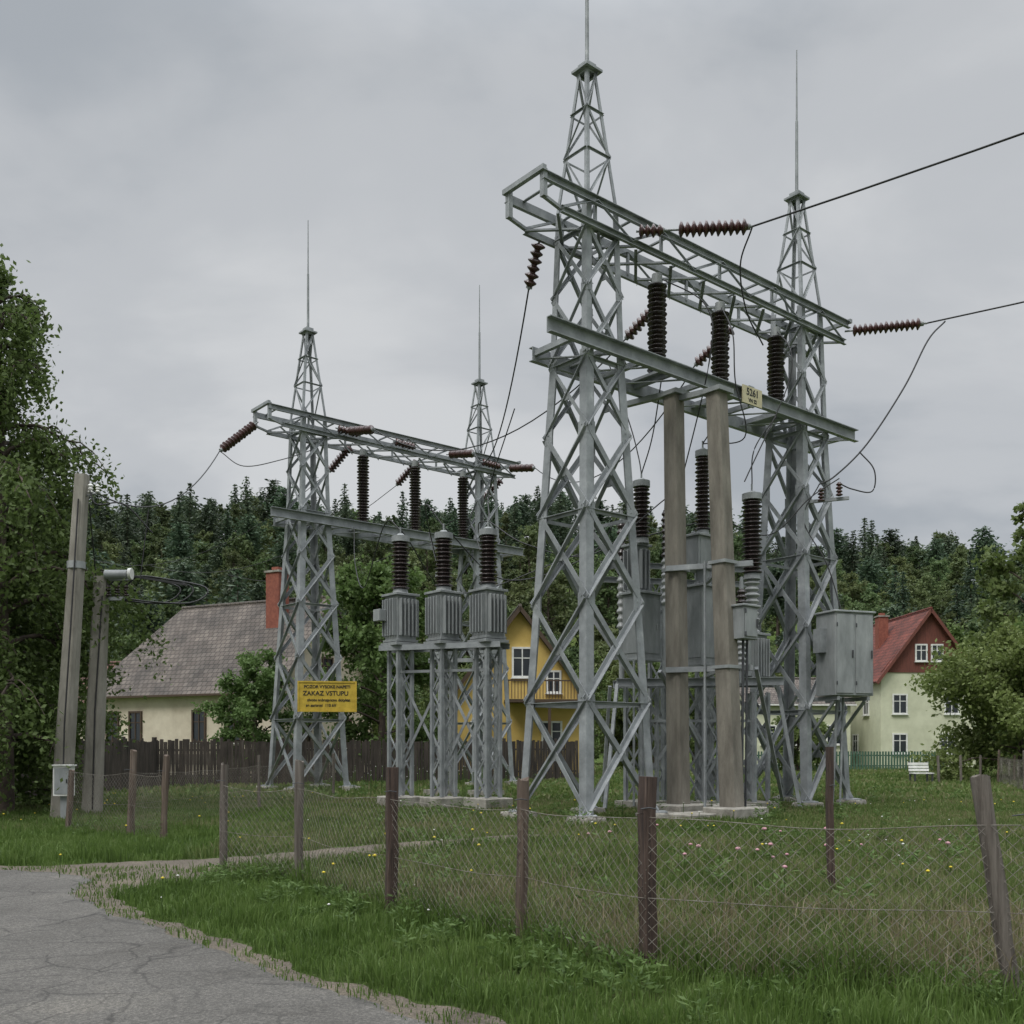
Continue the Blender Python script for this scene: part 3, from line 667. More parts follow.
def pb(mb):
    c=V((-9.3,22.5,5.35))
    mb.beam(c+V((-.2,0,0)),c+V((.7,-.1,0)),.1,.1); mb.cyl(c+V((.15,-.1,.08)),c+V((.65,-.1,.08)),.11,.11,12,0); mb.cyl(c+V((.68,-.1,.1)),c+V((.75,-.1,.1)),.13,.13,12,3)
    mb.beam(c+V((.1,0,-.45)),c+V((.55,-.05,-.45)),.08,.08)
    for dx in (.2,.4,.6): mb.ins(c+V((dx,-.05,-.4)),c+V((dx,-.05,-.15)),.07,4,1); 
    for k,(dx,ex) in enumerate(((.2,1.6),(.4,2.2),(.6,1.9))):
        mb.tube(smooth_pts([c+V((dx,-.05,-.15)),c+V((dx+.3,.2,.1)),c+V((ex,.5,-.1)),c+V((ex-.3,.3,-.5)),c+V((dx,0,-.45))]),.02,5,2)
    mb.beam(c+V((.2,0,.15)),c+V((1.9,.2,-.1)),.05,.05,2)
    mb.tube([c+V((.9,0,0)),c+V((1.05,.1,1.6))],.012,5,2)
    mb.tube([c+V((-.1,0,.0)),V((-9.0,21.2,6.7))],.014,5,2)
    mb.tube([c+V((.1,-.15,-.4)),c+V((-.05,-.19,-3)),c+V((-.1,-.2,-5.2))],.016,5,2)
upole('utility_pole',(-9.5,22.5,-.1),(-9.27,22.5,5.4),.38,.29,pb)

# ------------------------------------------------------------------ fences
def chain_fence(name,posts,mesh=True):
    e=empty(name,(posts[0][0],posts[0][1],0)); mb=MB(); ms=MB()
    for (x,y,h,lx,ly,mi,r) in posts:
        rot=random.random()*1.5; n=7
        pts=[V((x+lx*f+random.uniform(-.009,.009),y+ly*f,-.15+f*(h+.15))) for f in np.linspace(0,1,n)]
        if mi==1: 
            Rr=rotm(math.degrees(rot)*.3)
            for a,b_ in zip(pts,pts[1:]): mb.ext(a,b_,[(-r,-r*.8),(-r*.8,-r),(r*.8,-r),(r,-r*.8),(r,r*.8),(r*.8,r),(-r*.8,r),(-r,r*.8)],Rr@V((1,0,0)),mi)
        else:
            mb.tube(pts,[r*random.uniform(.86,1.1) for _ in pts],10,mi)
            top=[p+UP*random.uniform(-.02,.02) for p in mb.v[-10:]]
            mb.v[-10:]=top; mb.add(top,[tuple(range(10))],mi)
        mb.tube([(x-r*1.1,y-r*1.2,1.16),(x,y-r*1.5,1.17),(x+r*1.1,y-r*1.2,1.16)],.004,4,3)
    mb.obj('posts',[WOOD,WOODRED,WOODGREY,DKSTEEL],e)
    if mesh:
        for p,q in zip(posts,posts[1:]):
            a=V((p[0],p[1]-p[6],0)); b_=V((q[0],q[1]-q[6],0)); Ln=(b_-a).length; H=1.10; z0=.03; sp=.09
            dirv=(b_-a)/Ln; hs=H-z0
            def pt(u,z):
                ff=u/Ln; s_=.04*4*ff*(1-ff)*(z/H)+.012*math.sin(u*4+p[0]*3)*(z/H)
                o_=.035*math.sin(u*2.3+p[0])*math.sin(z*3)
                return a+dirv*u+V((-dirv.y,dirv.x,0))*o_+UP*(z-s_)
            u=-hs
            while u<Ln:
                for sgn in (1,-1):
                    ua,ub=u,u+hs; lo=max(0,ua); hi=min(Ln,ub)
                    if hi-lo<.03: continue
                    pp=[]
                    for k in range(6):
                        uu=lo+(hi-lo)*k/5; zz=z0+(uu-ua); zz=zz if sgn>0 else H+z0-zz
                        pp.append(pt(uu,zz))
                    ms.tube(pp,.0021,3)
                u+=sp
            for z in (H,.55): ms.tube([pt(Ln*k/14,z) for k in range(15)],.0026,4)
        ms.obj('wire_mesh',WIREMESH,e)
    return e
WIREMESH=mat('rusty_galvanised_wire',(.22,.205,.18),(.10,.08,.06),.7,.1,10)
chain_fence('chain_link_fence',[
 (5.6,5.3,1.4,.05,0,0,.055),(3.17,6.25,1.4,-.21,.05,2,.06),(.94,6.9,1.38,0,0,1,.05),(.07,8.0,1.33,.02,0,0,.048),(-1.14,9.4,1.39,.01,0,1,.052),(-2.44,11.4,1.42,.0,0,2,.055),(-3.55,12.2,1.37,.03,0,2,.055)])
chain_fence('chain_link_fence',[(-5.9,16.8,1.42,.08,0,0,.06),(-6.75,17.6,1.5,.06,0,0,.07),(-8.35,18.7,1.12,.08,.0,0,.055)])
chain_fence('chain_link_fence',[(-6.75,17.7,1.4,.0,0,2,.04),(-6.1,24,1.35,0,0,2,.04),(-5.2,29,1.35,0,0,2,.04)])
e=chain_fence('metal_fence_post',[(3.47,10.8,1.58,-.03,0,1,.035)],False)
chain_fence('chain_link_fence',[(13.5,24.5,1.4,.05,0,2,.05),(17.5,34,1.4,.0,0,2,.05),(20.5,42,1.4,.05,0,0,.05),(25,48,1.4,.05,0,2,.05)])
far=[(x,40+.1*x+random.uniform(-1,1),1.15,random.uniform(-.06,.06),0,random.choice([0,2]),.055) for x in np.arange(17.6,34,1.25)]
chain_fence('post_fence',far,False)
e=empty('wooden_plank_fence',(-14,28,0)); mb=MB()
path=[(-26,24.5),(-14.3,28),(-13.6,38),(-5,43),(3,46)]
for (ax,ay),(bx,by) in zip(path,path[1:]):
    a=V((ax,ay,0)); b_=V((bx,by,0)); L_=(b_-a).length; d=(b_-a)/L_; nn=V((d.y,-d.x,0)); ang=math.atan2(d.y,d.x)
    u=0
    while u<L_:
        h=1.78+random.uniform(-.07,.07); wd=random.uniform(.10,.135)
        Rr=Matrix.Rotation(ang,3,'Z')@Matrix.Rotation(random.uniform(-.025,.025),3,'Y')
        mb.box(a+d*(u+wd/2)+nn*random.uniform(.03,.04)+UP*h/2,(wd,.022,h),0,Rr); u+=wd+random.uniform(.006,.02)
    for z in (.4,1.4): mb.beam(a+UP*z-nn*.0,b_+UP*z-nn*.0,.04,.08)
    for k in range(int(L_/2.5)+1): mb.box(a+d*k*2.5-nn*.07+UP*.95,(.1,.1,1.9),0,Matrix.Rotation(ang,3,'Z'))
mb.obj('planks',PLANK,e)

# ------------------------------------------------------------------ houses
def window(mb,x,z,w_,h,y=0,fm=2,gm=3,cross=True):
    mb.box((x,y-.012,z),(w_,.024,h),gm)
    for dx in (-w_/2,w_/2): mb.box((x+dx,y-.04,z),(.1,.08,h+.1),fm)
    for dz in (-h/2,h/2): mb.box((x,y-.035,z+dz),(w_-.1,.07,.1),fm)
    if cross: mb.box((x,y-.032,z),(.06,.045,h-.1),fm); mb.box((x,y-.028,z+h*.15),(w_-.1,.035,.05),fm)
    mb.box((x,y-.08,z-h/2-.08),(w_+.2,.16,.05),5)
def gable_house(name,loc,deg,W,D,eave,ridge,mats,ridge_axis='x',hipL=0,over=.4,chim=None,winf=None):
    e=empty(name,loc); mb=MB(); mb.T=Matrix.Translation(loc)@Matrix.Rotation(math.radians(deg),4,'Z')
    if ridge_axis=='x':
        vs=[(0,0,-.2),(W,0,-.2),(W,D,-.2),(0,D,-.2),(0,0,eave),(W,0,eave),(W,D,eave),(0,D,eave),(hipL,D/2,ridge-.12),(W,D/2,ridge-.12)]
        mb.add(vs,[(0,1,5,4),(1,2,6,9,5),(2,3,7,6),(3,0,4,7)]+([(4,8,7)] if hipL==0 else []),0)
    else:
        vs=[(0,0,-.2),(W,0,-.2),(W,D,-.2),(0,D,-.2),(0,0,eave),(W,0,eave),(W,D,eave),(0,D,eave),(W/2,0,ridge-.12),(W/2,D,ridge-.12)]
        mb.add(vs,[(0,1,5,8,4),(1,2,6,5),(2,3,7,9,6),(3,0,4,7)],0)
    if winf: winf(mb)
    mb.obj('walls_and_windows',mats,e)
    rf=MB(); rf.T=Matrix.Translation(loc)@Matrix.Rotation(math.radians(deg),4,'Z')
    def slab(q,t=.14):
        q=[V(p) for p in q]; n=(q[1]-q[0]).cross(q[-1]-q[0]).normalized()
        if n.z<0: n=-n; q=q[::-1]
        k=len(q); rf.add(q+[p-n*t for p in q],[tuple(range(k)),tuple(reversed(range(k,2*k)))]+[(i,k+i,k+(i+1)%k,(i+1)%k) for i in range(k)],0)
    if ridge_axis=='x':
        s_=(ridge-eave)/(D/2); ez=eave-s_*over
        L0=-over
        slab([(L0,-over,ez),(W+over,-over,ez),(W+over,D/2,ridge),(hipL if hipL else L0,D/2,ridge)])
        slab([(W+over,D+over,ez),(L0,D+over,ez),(hipL if hipL else L0,D/2,ridge),(W+over,D/2,ridge)])
        if hipL: slab([(L0,D+over,ez),(L0,-over,ez),(hipL,D/2,ridge)])
        rf.cyl((hipL,D/2,ridge+.02),(W+over,D/2,ridge+.02),.09,None,8)
        rf.beam((L0,-over-.06,ez-.05),(W+over,-over-.06,ez-.05),.12,.1,1)
    else:
        s_=(ridge-eave)/(W/2); ez=eave-s_*over
        slab([(-over,-over,ez),(W/2,-over,ridge),(W/2,D+over,ridge),(-over,D+over,ez)])
        slab([(W+over,-over,ez),(W+over,D+over,ez),(W/2,D+over,ridge),(W/2,-over,ridge)])
        rf.cyl((W/2,-over,ridge+.02),(W/2,D+over,ridge+.02),.09,None,8)
        for sx_ in (-1,1): rf.beam((W/2+sx_*(W/2+over),-over-.02,ez-.12),(W/2,-over-.02,ridge-.12),.04,.2,1,(0,0,1))
    rf.obj('roof',[mats[4],mats[2]],e,uvscale=True)
    if chim:
        ch=MB(); ch.T=rf.T
        for (x,y,w_,h0,h1) in chim:
            ch.box((x,y,(h0+h1)/2),(w_,w_,h1-h0),0); ch.box((x,y,h1+.05),(w_+.14,w_+.14,.1),1); ch.box((x,y,h1+.2),(w_*.5,w_*.5,.2),0)
        ch.obj('chimney',[BRICK,CONC2],e)
    return e
def w1(mb):
    for x in (1.6,3.2,7.4,9.6): window(mb,x,2.5,.8,1.5,0,2,3)
    mb.box((6,-.02,.9),(11.9,.04,.5),1)
    mb.T=mb.T@Matrix.Translation((12,0,0))@Matrix.Rotation(math.radians(90),4,'Z')
    window(mb,2.2,2.2,.8,1.4,0); window(mb,5.6,2.2,.8,1.4,0); window(mb,4,5.4,.8,1.1,0)
gable_house('cream_house',V((-21.8,51.5,0)),-26,12,8,4.5,9.0,[CREAM,CONC,DWOOD,GLASS,ROOFG,WHITE],'x',2.4,.4,[(9.7,3.0,.8,7.4,10.2)],w1)
gable_house('small_outbuilding',V((-27.5,62,0)),-10,6,5,4.0,6.9,[CREAM,CONC,DWOOD,GLASS,ROOFO,WHITE],'x',0,.35,None,lambda mb:window(mb,3,2.2,.8,1.2,0))
def w2(mb):
    window(mb,3.35,5.9,1.0,1.5,0,5,3); window(mb,1.2,2.1,1.0,1.4,0,5,3); window(mb,4.9,2.1,1.0,1.4,0,5,3); window(mb,5.0,4.9,.7,1.1,0,5,3)
    mb.box((4.6,-.7,3.85),(4.4,1.4,.16),2)
    for x in np.arange(2.5,6.85,.16): mb.box((x,-1.36,4.4),(.035,.035,.9),2)
    mb.beam((2.4,-1.36,4.88),(6.8,-1.36,4.88),.07,.07,2)
    for x in (2.5,4.6,6.7): mb.box((x,-1.3,1.9),(.14,.14,3.75),2)
    for y in np.arange(-1.3,0,.16): mb.box((6.78,y,4.4),(.035,.035,.9),2)
gable_house('yellow_house',V((-2.8,51.5,0)),6,6.4,9,4.7,8.8,[YWALL,CONC,DWOOD,GLASS,ROOFG,WHITE],'y',0,.45,None,w2)
def w3(mb):
    W=6.6
    window(mb,1.3,4.4,.95,1.3,0,5,3); window(mb,4.9,4.4,.95,1.3,0,5,3); window(mb,1.3,1.7,.95,1.3,0,5,3); window(mb,4.6,1.7,1.0,1.3,0,5,3)
    mb.add([(-.05,-.06,6.55),(W+.05,-.06,6.55),(W/2,-.06,10.75)],[(0,1,2)],1)
    T0=mb.T.copy()
    mb.T=T0@Matrix.Translation((0,-.06,0)); window(mb,2.75,7.9,.75,1.1,0,5,3); window(mb,3.85,7.9,.75,1.1,0,5,3)
    mb.T=T0@Matrix.Translation((0,9,0))@Matrix.Rotation(math.radians(-90),4,'Z')
    window(mb,2.2,4.4,.9,1.3,0,5,3); window(mb,6.5,4.4,.9,1.3,0,5,3); window(mb,4.5,1.7,.9,1.3,0,5,3)
REDCLAD=mat('red_brown_cladding',(.16,.055,.04),(.10,.038,.03),.85,0,3,.3,20,stretch=(4,4,.5))
gable_house('red_roof_house',V((25.2,68,0)),2,6.6,9,6.5,10.9,[GWALL,REDCLAD,REDCLAD,GLASS,ROOFR,WHITE],'y',0,.45,[(1.9,4.5,.7,8.5,10.9),(5.2,6,.6,8.0,10.4)],w3)
gable_house('pale_outbuilding',V((16.4,69,0)),3,7.2,6,4.6,6.4,[GWALL,CONC,WHITE,GLASS,ROOFG,WHITE],'x',0,.3,None,lambda mb:[window(mb,x,2.3,1.0,1.3,0,5,3) for x in (1.4,3.7,6)])
mb=MB()
e=empty('garden_fence',(22,60,0))
for x in np.arange(15,27,.18): mb.box((x,62,.6),(.11,.03,1.2))
for z in (.3,.95): mb.beam((15,62.05,z),(27,62.05,z),.04,.08)
mb.obj('pickets',mat('green_fence_paint',(.07,.13,.09),(.04,.09,.06),.7),e)
e=empty('park_bench',(17.1,41.5,0)); mb=MB(); bx,by=17.1,41.5
for k in range(4): mb.box((bx,by-.15+k*.13,.42),(.85,.1,.04))
for k in range(3): mb.box((bx,by+.36+k*.03,.55+k*.13),(.85,.03,.1))
for dx in (-.36,.36):
    mb.box((bx+dx,by-.15,.2),(.06,.06,.4),1); mb.beam((bx+dx,by+.33,0),(bx+dx,by+.46,.9),.06,.06,1); mb.box((bx+dx,by+.08,.38),(.06,.5,.04),1)
mb.obj('seat_and_backrest',[WHITE,DKSTEEL],e)

# ------------------------------------------------------------------ vegetation
def np_mesh(name,Vt,F,mi,mats,smooth=None):
    Vt=np.asarray(Vt,np.float32); F=np.asarray(F,np.int32); k=F.shape[1]
    me=bpy.data.meshes.new(name); me.vertices.add(len(Vt)); me.vertices.foreach_set('co',Vt.ravel())
    me.loops.add(F.size); me.loops.foreach_set('vertex_index',F.ravel())
    me.polygons.add(len(F)); me.polygons.foreach_set('loop_start',np.arange(len(F),dtype=np.int32)*k)
    if mi is not None: me.polygons.foreach_set('material_index',np.asarray(mi,np.int32))
    for m_ in mats: me.materials.append(m_)
    me.update(calc_edges=True); return me
def unit(a): return a/np.maximum(np.linalg.norm(a,axis=1,keepdims=True),1e-6)
def leaves(C,size,r,asp=.55,dirs=None,updir=0.0):
    n=len(C); a=unit(r.normal(size=(n,3)) if dirs is None else dirs+r.normal(size=(n,3))*.45)
    b=r.normal(size=(n,3)); b[:,2]*=(1-updir); b=unit(b-a*np.sum(a*b,1,keepdims=True))
    s=size*r.uniform(.6,1.3,(n,1))
    Vt=np.stack([C-a*s,C+b*s*asp,C+a*s,C-b*s*asp],1).reshape(-1,3); F=np.arange(4*n).reshape(-1,4); return Vt,F
def npt(pts,rad,seg=6):
    pts=np.asarray(pts,float); n=len(pts); d=np.gradient(pts,axis=0); d=unit(d)
    ref=np.where(np.abs(d[:,2:3])<.9,np.array([[0,0,1.]]),np.array([[1.,0,0]])); a=unit(np.cross(d,ref)); b=np.cross(d,a)
    th=np.linspace(0,2*np.pi,seg,endpoint=False)
    Vt=(pts[:,None]+(a[:,None]*np.cos(th)[None,:,None]+b[:,None]*np.sin(th)[None,:,None])*np.asarray(rad)[:,None,None]).reshape(-1,3)
    F=[(i*seg+k,i*seg+(k+1)%seg,(i+1)*seg+(k+1)%seg,(i+1)*seg+k) for i in range(n-1) for k in range(seg)]
    return Vt,np.array(F)
def decid(name,H,base,R,nl,nleaf,ls,mats,seed,droop=0.0,sub=5,shape='round',lean=0,tight=1.0):
    r=np.random.default_rng(seed); VS=[];FS=[];MI=[];off=0
    def put(v,f,m_):
        nonlocal off
        VS.append(v);FS.append(f+off);MI.append(np.full(len(f),m_));off+=len(v)
    tz=np.linspace(0,H*.95,8); wob_=np.cumsum(r.normal(0,.02*H/8,(8,2)),axis=0)
    trunk=np.stack([wob_[:,0]+lean*tz,wob_[:,1],tz-.1],1); rt0=H*.018+.04
    put(*npt(trunk,rt0*(1-tz/H*.93),8),0)
    CL=[];
    for i in range(nl):
        f=(i+.5)/nl; zf=base+(1-base)*f**.92; z=zf*H*.93
        if shape=='round': pr=math.sin(math.pi*min(1,.12+.88*(f*.8+.12)))**.6
        elif shape=='tall': pr=(1-f)**.55*.95+.18 if f>.25 else .7+.3*f/.25
        else: pr=max(.12,1-f)
        L_=R*pr*r.uniform(.6,1.25); az=i*2.4+r.uniform(-.5,.5); el_=r.uniform(.15,.75)+.5*f
        p0=np.array([np.interp(z,tz,trunk[:,0]),np.interp(z,tz,trunk[:,1]),z]); d=np.array([math.cos(az)*math.cos(el_),math.sin(az)*math.cos(el_),math.sin(el_)])
        ss=np.linspace(0,1,6)[:,None]; pts=p0+d*L_*ss+np.array([0,0,-1])*(ss**2)*L_*(droop+.15)+r.normal(0,.03*L_,(6,3))*ss
        put(*npt(pts,(rt0*.30*(1-f*.6))*(1-ss[:,0]*.85)+.006,5),0)
        for k in range(sub):
            s_=r.uniform(.3,1); q0=p0+d*L_*s_-np.array([0,0,1])*s_**2*L_*(droop+.15)
            dd=unit((d+r.normal(0,.75,3))[None])[0]; l2=L_*r.uniform(.25,.5)*(1.2-s_*.5)
            t_=np.linspace(0,1,4)[:,None]; pp=q0+dd*l2*t_-np.array([0,0,1])*t_**2*l2*(droop*1.6)
            put(*npt(pp,.014*(1-t_[:,0]*.8)*H/10+.003,4),0)
            for q in (pp[1],pp[2],pp[3]): CL.append((q,l2))
        CL.append((pts[-1],L_*.3)); CL.append((pts[-2],L_*.3))
    CL.append((trunk[-1],R*.25)); CL.append((trunk[-1]+[0,0,H*.03],R*.12))
    wts=np.array([max(.2,c[1]) for c in CL]); wts=wts/wts.sum(); idx=r.choice(len(CL),nleaf,p=wts)
    P=np.array([c[0] for c in CL])[idx]; Sg=np.clip(np.array([c[1] for c in CL])[idx],.25*R/3,.6*R/3)[:,None]*tight
    off_=r.normal(size=(nleaf,3))*Sg*.42; off_[:,2]*=.8
    if droop>0: off_[:,2]-=np.abs(r.normal(size=nleaf))*droop*Sg[:,0]*1.3/tight
    C=P+off_
    put(*leaves(C,ls,r,.6),1)
    return np_mesh(name,np.concatenate(VS),np.concatenate(FS),np.concatenate(MI),mats)
def conifer(name,H,R,mats,seed,nw=26,ls=.5,pine=False):
    r=np.random.default_rng(seed); VS=[];FS=[];MI=[];off=0
    def put(v,f,m_):
        nonlocal off
        VS.append(v);FS.append(f+off);MI.append(np.full(len(f),m_));off+=len(v)
    tz=np.linspace(0,H,6); put(*npt(np.stack([tz*0,tz*0,tz],1),.22*(1-tz/H)+.02,6),0)
    C=[];D=[]
    b0=.45 if pine else .12
    for i in range(nw):
        f=(i+.3)/nw; z=H*(b0+(1-b0)*f); L_=R*((1-f)**.75+.04)*r.uniform(.75,1.2)
        if pine: L_=R*(math.sin(math.pi*(.15+.8*f))**.7)*r.uniform(.6,1.1)
        nb=6 if f<.8 else 4
        for k in range(nb):
            az=k*2*math.pi/nb+i*.9+r.uniform(-.35,.35); l=L_*r.uniform(.6,1.2); dr=(-.28 if not pine else .15)*(1-f*.8)
            d=np.array([math.cos(az),math.sin(az),dr]); m_=max(3,int(l/ls*2.4))
            for j in range(m_):
                s_=(j+.6)/m_; C.append(np.array([0,0,z])+d*l*s_+r.normal(0,.15*ls+.06*l,3)); D.append(d+np.array([0,0,-.15]))
    C=np.array(C);D=np.array(D); v,f=leaves(C,ls,r,.42,D,.3); put(v,f,1)
    return np_mesh(name,np.concatenate(VS),np.concatenate(FS),np.concatenate(MI),mats)
BIRCH=leaf_mat('birch_leaves',[(.07,.105,.028),(.10,.145,.042),(.13,.18,.065)],.45,False)
BROAD=leaf_mat('broad_leaves',[(.05,.088,.026),(.082,.13,.038),(.11,.16,.052)],.4)
BROADL=leaf_mat('light_broad_leaves',[(.07,.112,.032),(.10,.15,.044),(.13,.18,.065)],.4)
CONIF=leaf_mat('conifer_needles',[(.04,.066,.04),(.058,.09,.052),(.08,.115,.064)],.25)  # needle tones lifted and slightly blued to stand in for distance haze
FDEC=leaf_mat('forest_leaves',[(.066,.10,.042),(.092,.132,.052),(.12,.16,.066)],.4)  # same haze tint mixed into the leaf colours; no haze volume

def place(name,me,loc,rz=0,s=1,parent=None):
    o=bpy.data.objects.new(name,me); scene.collection.objects.link(o); o.location=loc; o.rotation_euler=(0,0,rz); o.scale=(s,s,s)
    if parent: o.parent=parent
    return o
place('birch_tree',decid('birch_tree',13.4,.12,3.1,46,44000,.066,[BARK,BIRCH],3,.6,7,'tall',0,.72),(-11.7,22.8,0))
place('birch_tree',decid('birch_tree',11.5,.1,3.4,34,28000,.08,[BIRCHBARK,BIRCH],5,.5,6,'tall',0,.8),(-15.3,24.5,0))
place('birch_tree',decid('birch_tree',7.5,.03,2.8,30,30000,.07,[BARK,BIRCH],15,.3,6,'round'),(-12.8,24.6,0))
place('apple_tree',decid('apple_tree',5.2,.05,2.1,28,14000,.085,[BARK,BROADL],21,.1,5,'round',0,.85),(-10.7,41.6,0))
place('maple_tree',decid('maple_tree',9.8,.06,3.4,36,24000,.12,[BARK,BROADL],22,.1,5,'round',0,.85),(-5.9,45.5,0))
place('maple_tree',decid('maple_tree',8.3,.1,3.0,34,14000,.14,[BARK,BROADL],23,.1,5,'round'),(-8.6,57,0))
place('walnut_tree',decid('walnut_tree',6.3,.02,3.9,48,34000,.11,[BARK,BROADL],24,.1,6,'round',0,.85),(23.0,45,0))
place('walnut_tree',decid('walnut_tree',7.6,.05,4.2,40,20000,.15,[BARK,BROAD],25,.1,6,'round'),(28.8,50,0))
place('hazel_bush',decid('hazel_bush',3.2,.02,2.2,26,9000,.11,[BARK,BROAD],26,.1,5,'round'),(7.2,62,0))
place('hazel_bush',decid('hazel_bush',3.0,.02,1.8,26,9000,.10,[BARK,BROADL],27,.1,5,'round'),(17.2,60,0))
vD=[decid('forest_tree_%d'%k,H,.12,R,26,3800,.30,[BARK,FDEC],50+k,.05,4,sh,0,.85) for k,(H,R,sh) in enumerate(((14,4.6,'round'),(17,4.8,'round'),(16,4.0,'tall'),(12,4.2,'round')))]
vL=[decid('light_tree_%d'%k,H,.06,R,30,9000,.18,[BARK,BROADL],70+k,.05,5,sh,0,.8) for k,(H,R,sh) in enumerate(((12,4.6,'round'),(15,4.4,'tall'),(10,4.2,'round')))]
vC=[conifer('spruce_%d'%k,H,R,[BARK,CONIF],90+k,26,.42,pine) for k,(H,R,pine) in enumerate(((19,3.6,False),(17,3.2,False),(17,3.8,True),(15,3.6,True)))]
fo=empty('forest',(0,180,0))
def put_tree(me,x,y,s,nm):
    z=float(hill(np.array(x),np.array(y)))-.4
    o=place(nm,me,(x,y-180,z),random.uniform(0,6.28),s,fo); o.scale=(s*random.uniform(.9,1.2),s*random.uniform(.9,1.2),s); return o
r=np.random.default_rng(11); n=0
for gy in np.arange(114,305,7.4):
    half=gy*.62+25
    for gx in np.arange(-half,half,7.4):
        x=gx+r.uniform(-3.4,3.4); y=gy+r.uniform(-3.4,3.4)
        pc_=.22+.42*(gy>205)+.3*math.sin(x*.05+gy*.03)
        if r.random()<pc_: put_tree(vC[r.integers(4)],x,y,r.uniform(.6,1.15),'spruce')
        else: put_tree(vD[r.integers(4)],x,y,r.uniform(.65,1.02),'broadleaf')
        n+=1
fo2=empty('distant_trees',(0,100,0))
def put2(me,x,y,s): place('broadleaf',me,(x,y-100,float(hill(np.array(x),np.array(y)))-.2),random.uniform(0,6.28),s,fo2)
for k in range(80):
    x=-70+k*1.9+r.uniform(-1.5,1.5); y=r.uniform(86,112)
    put2(vL[r.integers(3)] if r.random()<.6 else vD[r.integers(4)],x,y,r.uniform(.45,.8))
for x,y,s in ((44,84,1.5),(50,90,1.5),(39,90,1.0),(56,84,1.2),(37,78,.5),(41,67,.62),(60,90,1.3),(47,72,.9),(-30,72,.7),(-36,68,.8),(-42,75,.9),(-24,76,.7),(6,78,.62),(12,80,.7),(10,70,.5),(-12,66,.55),(-18,70,.6),(-6,74,.55),(20,84,.7),(15,78,.6)):
    put2(vL[1] if s>1.2 else vL[r.integers(3)],x,y,s)

# grass --------------------------------------------------------------
from_poly=np.array(grav_poly); asp=np.array(asph_poly)
def inside(px,py,poly):
    c=np.zeros(len(px),bool); j=len(poly)-1
    for i in range(len(poly)):
        xi,yi=poly[i]; xj,yj=poly[j]
        cond=((yi>py)!=(yj>py))&(px<(xj-xi)*(py-yi)/(yj-yi+1e-12)+xi); c^=cond; j=i
    return c
fl=np.array([(-4.6,13.6),(-3.55,12.2),(-2.44,11.4),(-1.14,9.4),(.07,8.0),(.94,6.9),(3.17,6.25),(5.6,5.3),(9,4)])
def fence_side(x,y): return y-np.interp(x,fl[:,0],fl[:,1])
def nz(x,y,s,ph=0): return .5+.25*(np.sin(x*s+ph)*np.cos(y*s*1.3+ph*2)+np.sin(x*s*2.3-y*s*1.9+ph)*.6+np.sin(y*s*3.7+x*s*1.1)*.4)
def blades(x,y,h,wd,r,lean=.45):
    n=len(x); th=r.uniform(0,2*np.pi,n); ld=r.uniform(0,2*np.pi,n); le=h*np.abs(r.normal(0,lean,n))
    dx,dy=np.cos(th)*wd/2,np.sin(th)*wd/2; lx,ly=np.cos(ld)*le,np.sin(ld)*le; z0=np.zeros(n)-.01
    A=np.stack([x-dx,y-dy,z0],1);B=np.stack([x+dx,y+dy,z0],1)
    Cc=np.stack([x-dx*.75+lx*.35,y-dy*.75+ly*.35,h*.6],1);Dd=np.stack([x+dx*.75+lx*.35,y+dy*.75+ly*.35,h*.6],1)
    E=np.stack([x+lx,y+ly,h*np.clip(1-np.abs(le/h)*.25,.6,1)],1)
    Vt=np.stack([A,B,Cc,Dd,E],1).reshape(-1,3); o=np.arange(n)[:,None]*5
    F=np.concatenate([o+[0,1,3],o+[0,3,2],o+[2,3,4]],0).reshape(-1,3); return Vt,F
def scatter(n,y0,y1,r,k=.62,pad=1.2):
    y=r.uniform(y0,y1,n); x=r.uniform(-1,1,n)*(k*y+pad); return x,y
G1=leaf_mat('verge_grass',[(.062,.105,.024),(.10,.165,.036),(.14,.205,.06)],.45,False,patch=.9)
G2=leaf_mat('meadow_grass',[(.068,.11,.028),(.105,.155,.042),(.14,.18,.06),(.19,.19,.095)],.4,False,patch=.35)
G3=leaf_mat('dry_grass',[(.12,.105,.055),(.19,.16,.095),(.27,.23,.15)],.35,False)
r=np.random.default_rng(31)
def obj(name,me):
    o=bpy.data.objects.new(name,me); scene.collection.objects.link(o); return o
x,y=scatter(340000,4.3,24,r); fs=fence_side(x,y); edge_in=inside(x,y,from_poly); ea=inside(x+.03,y+.03,asp)
keep=((fs<.25)|(x<-4.6))&(~edge_in|((r.random(len(x))<.6*nz(x,y,5.0,3))&~ea&(y<13))); 
x,y,fs=x[keep],y[keep],fs[keep]; tuft=np.clip(nz(x,y,4.3,2)-.45,0,1)*1.6
hh=(.04+.09*nz(x,y,1.7,1)**1.3+.14*tuft)*r.uniform(.5,1.5,len(x))*(1+.8*np.exp(-(fs/.3)**2)); hh*=np.where(inside(x,y,from_poly),.5,1)
v,f=blades(x,y,hh,.006+.0006*y,r); obj('verge_grass',np_mesh('verge_grass',v,f,None,[G1]))
x,y=scatter(330000,6,30,r); fs=fence_side(x,y); keep=(fs>-.1)&~inside(x,y,from_poly)&~((x<-4.6)&(y<18)); x,y,fs=x[keep],y[keep],fs[keep]
tuft=np.clip(nz(x,y,3.1,4)-.45,0,1)*1.5
hh=(.06+.12*nz(x,y,.9,3)**1.5+.22*tuft*np.clip(1.6-y*.06,.25,1))*r.uniform(.5,1.5,len(x))*np.clip(1.2-y*.02,.6,1)*(1+.5*np.exp(-(fs/.4)**2))
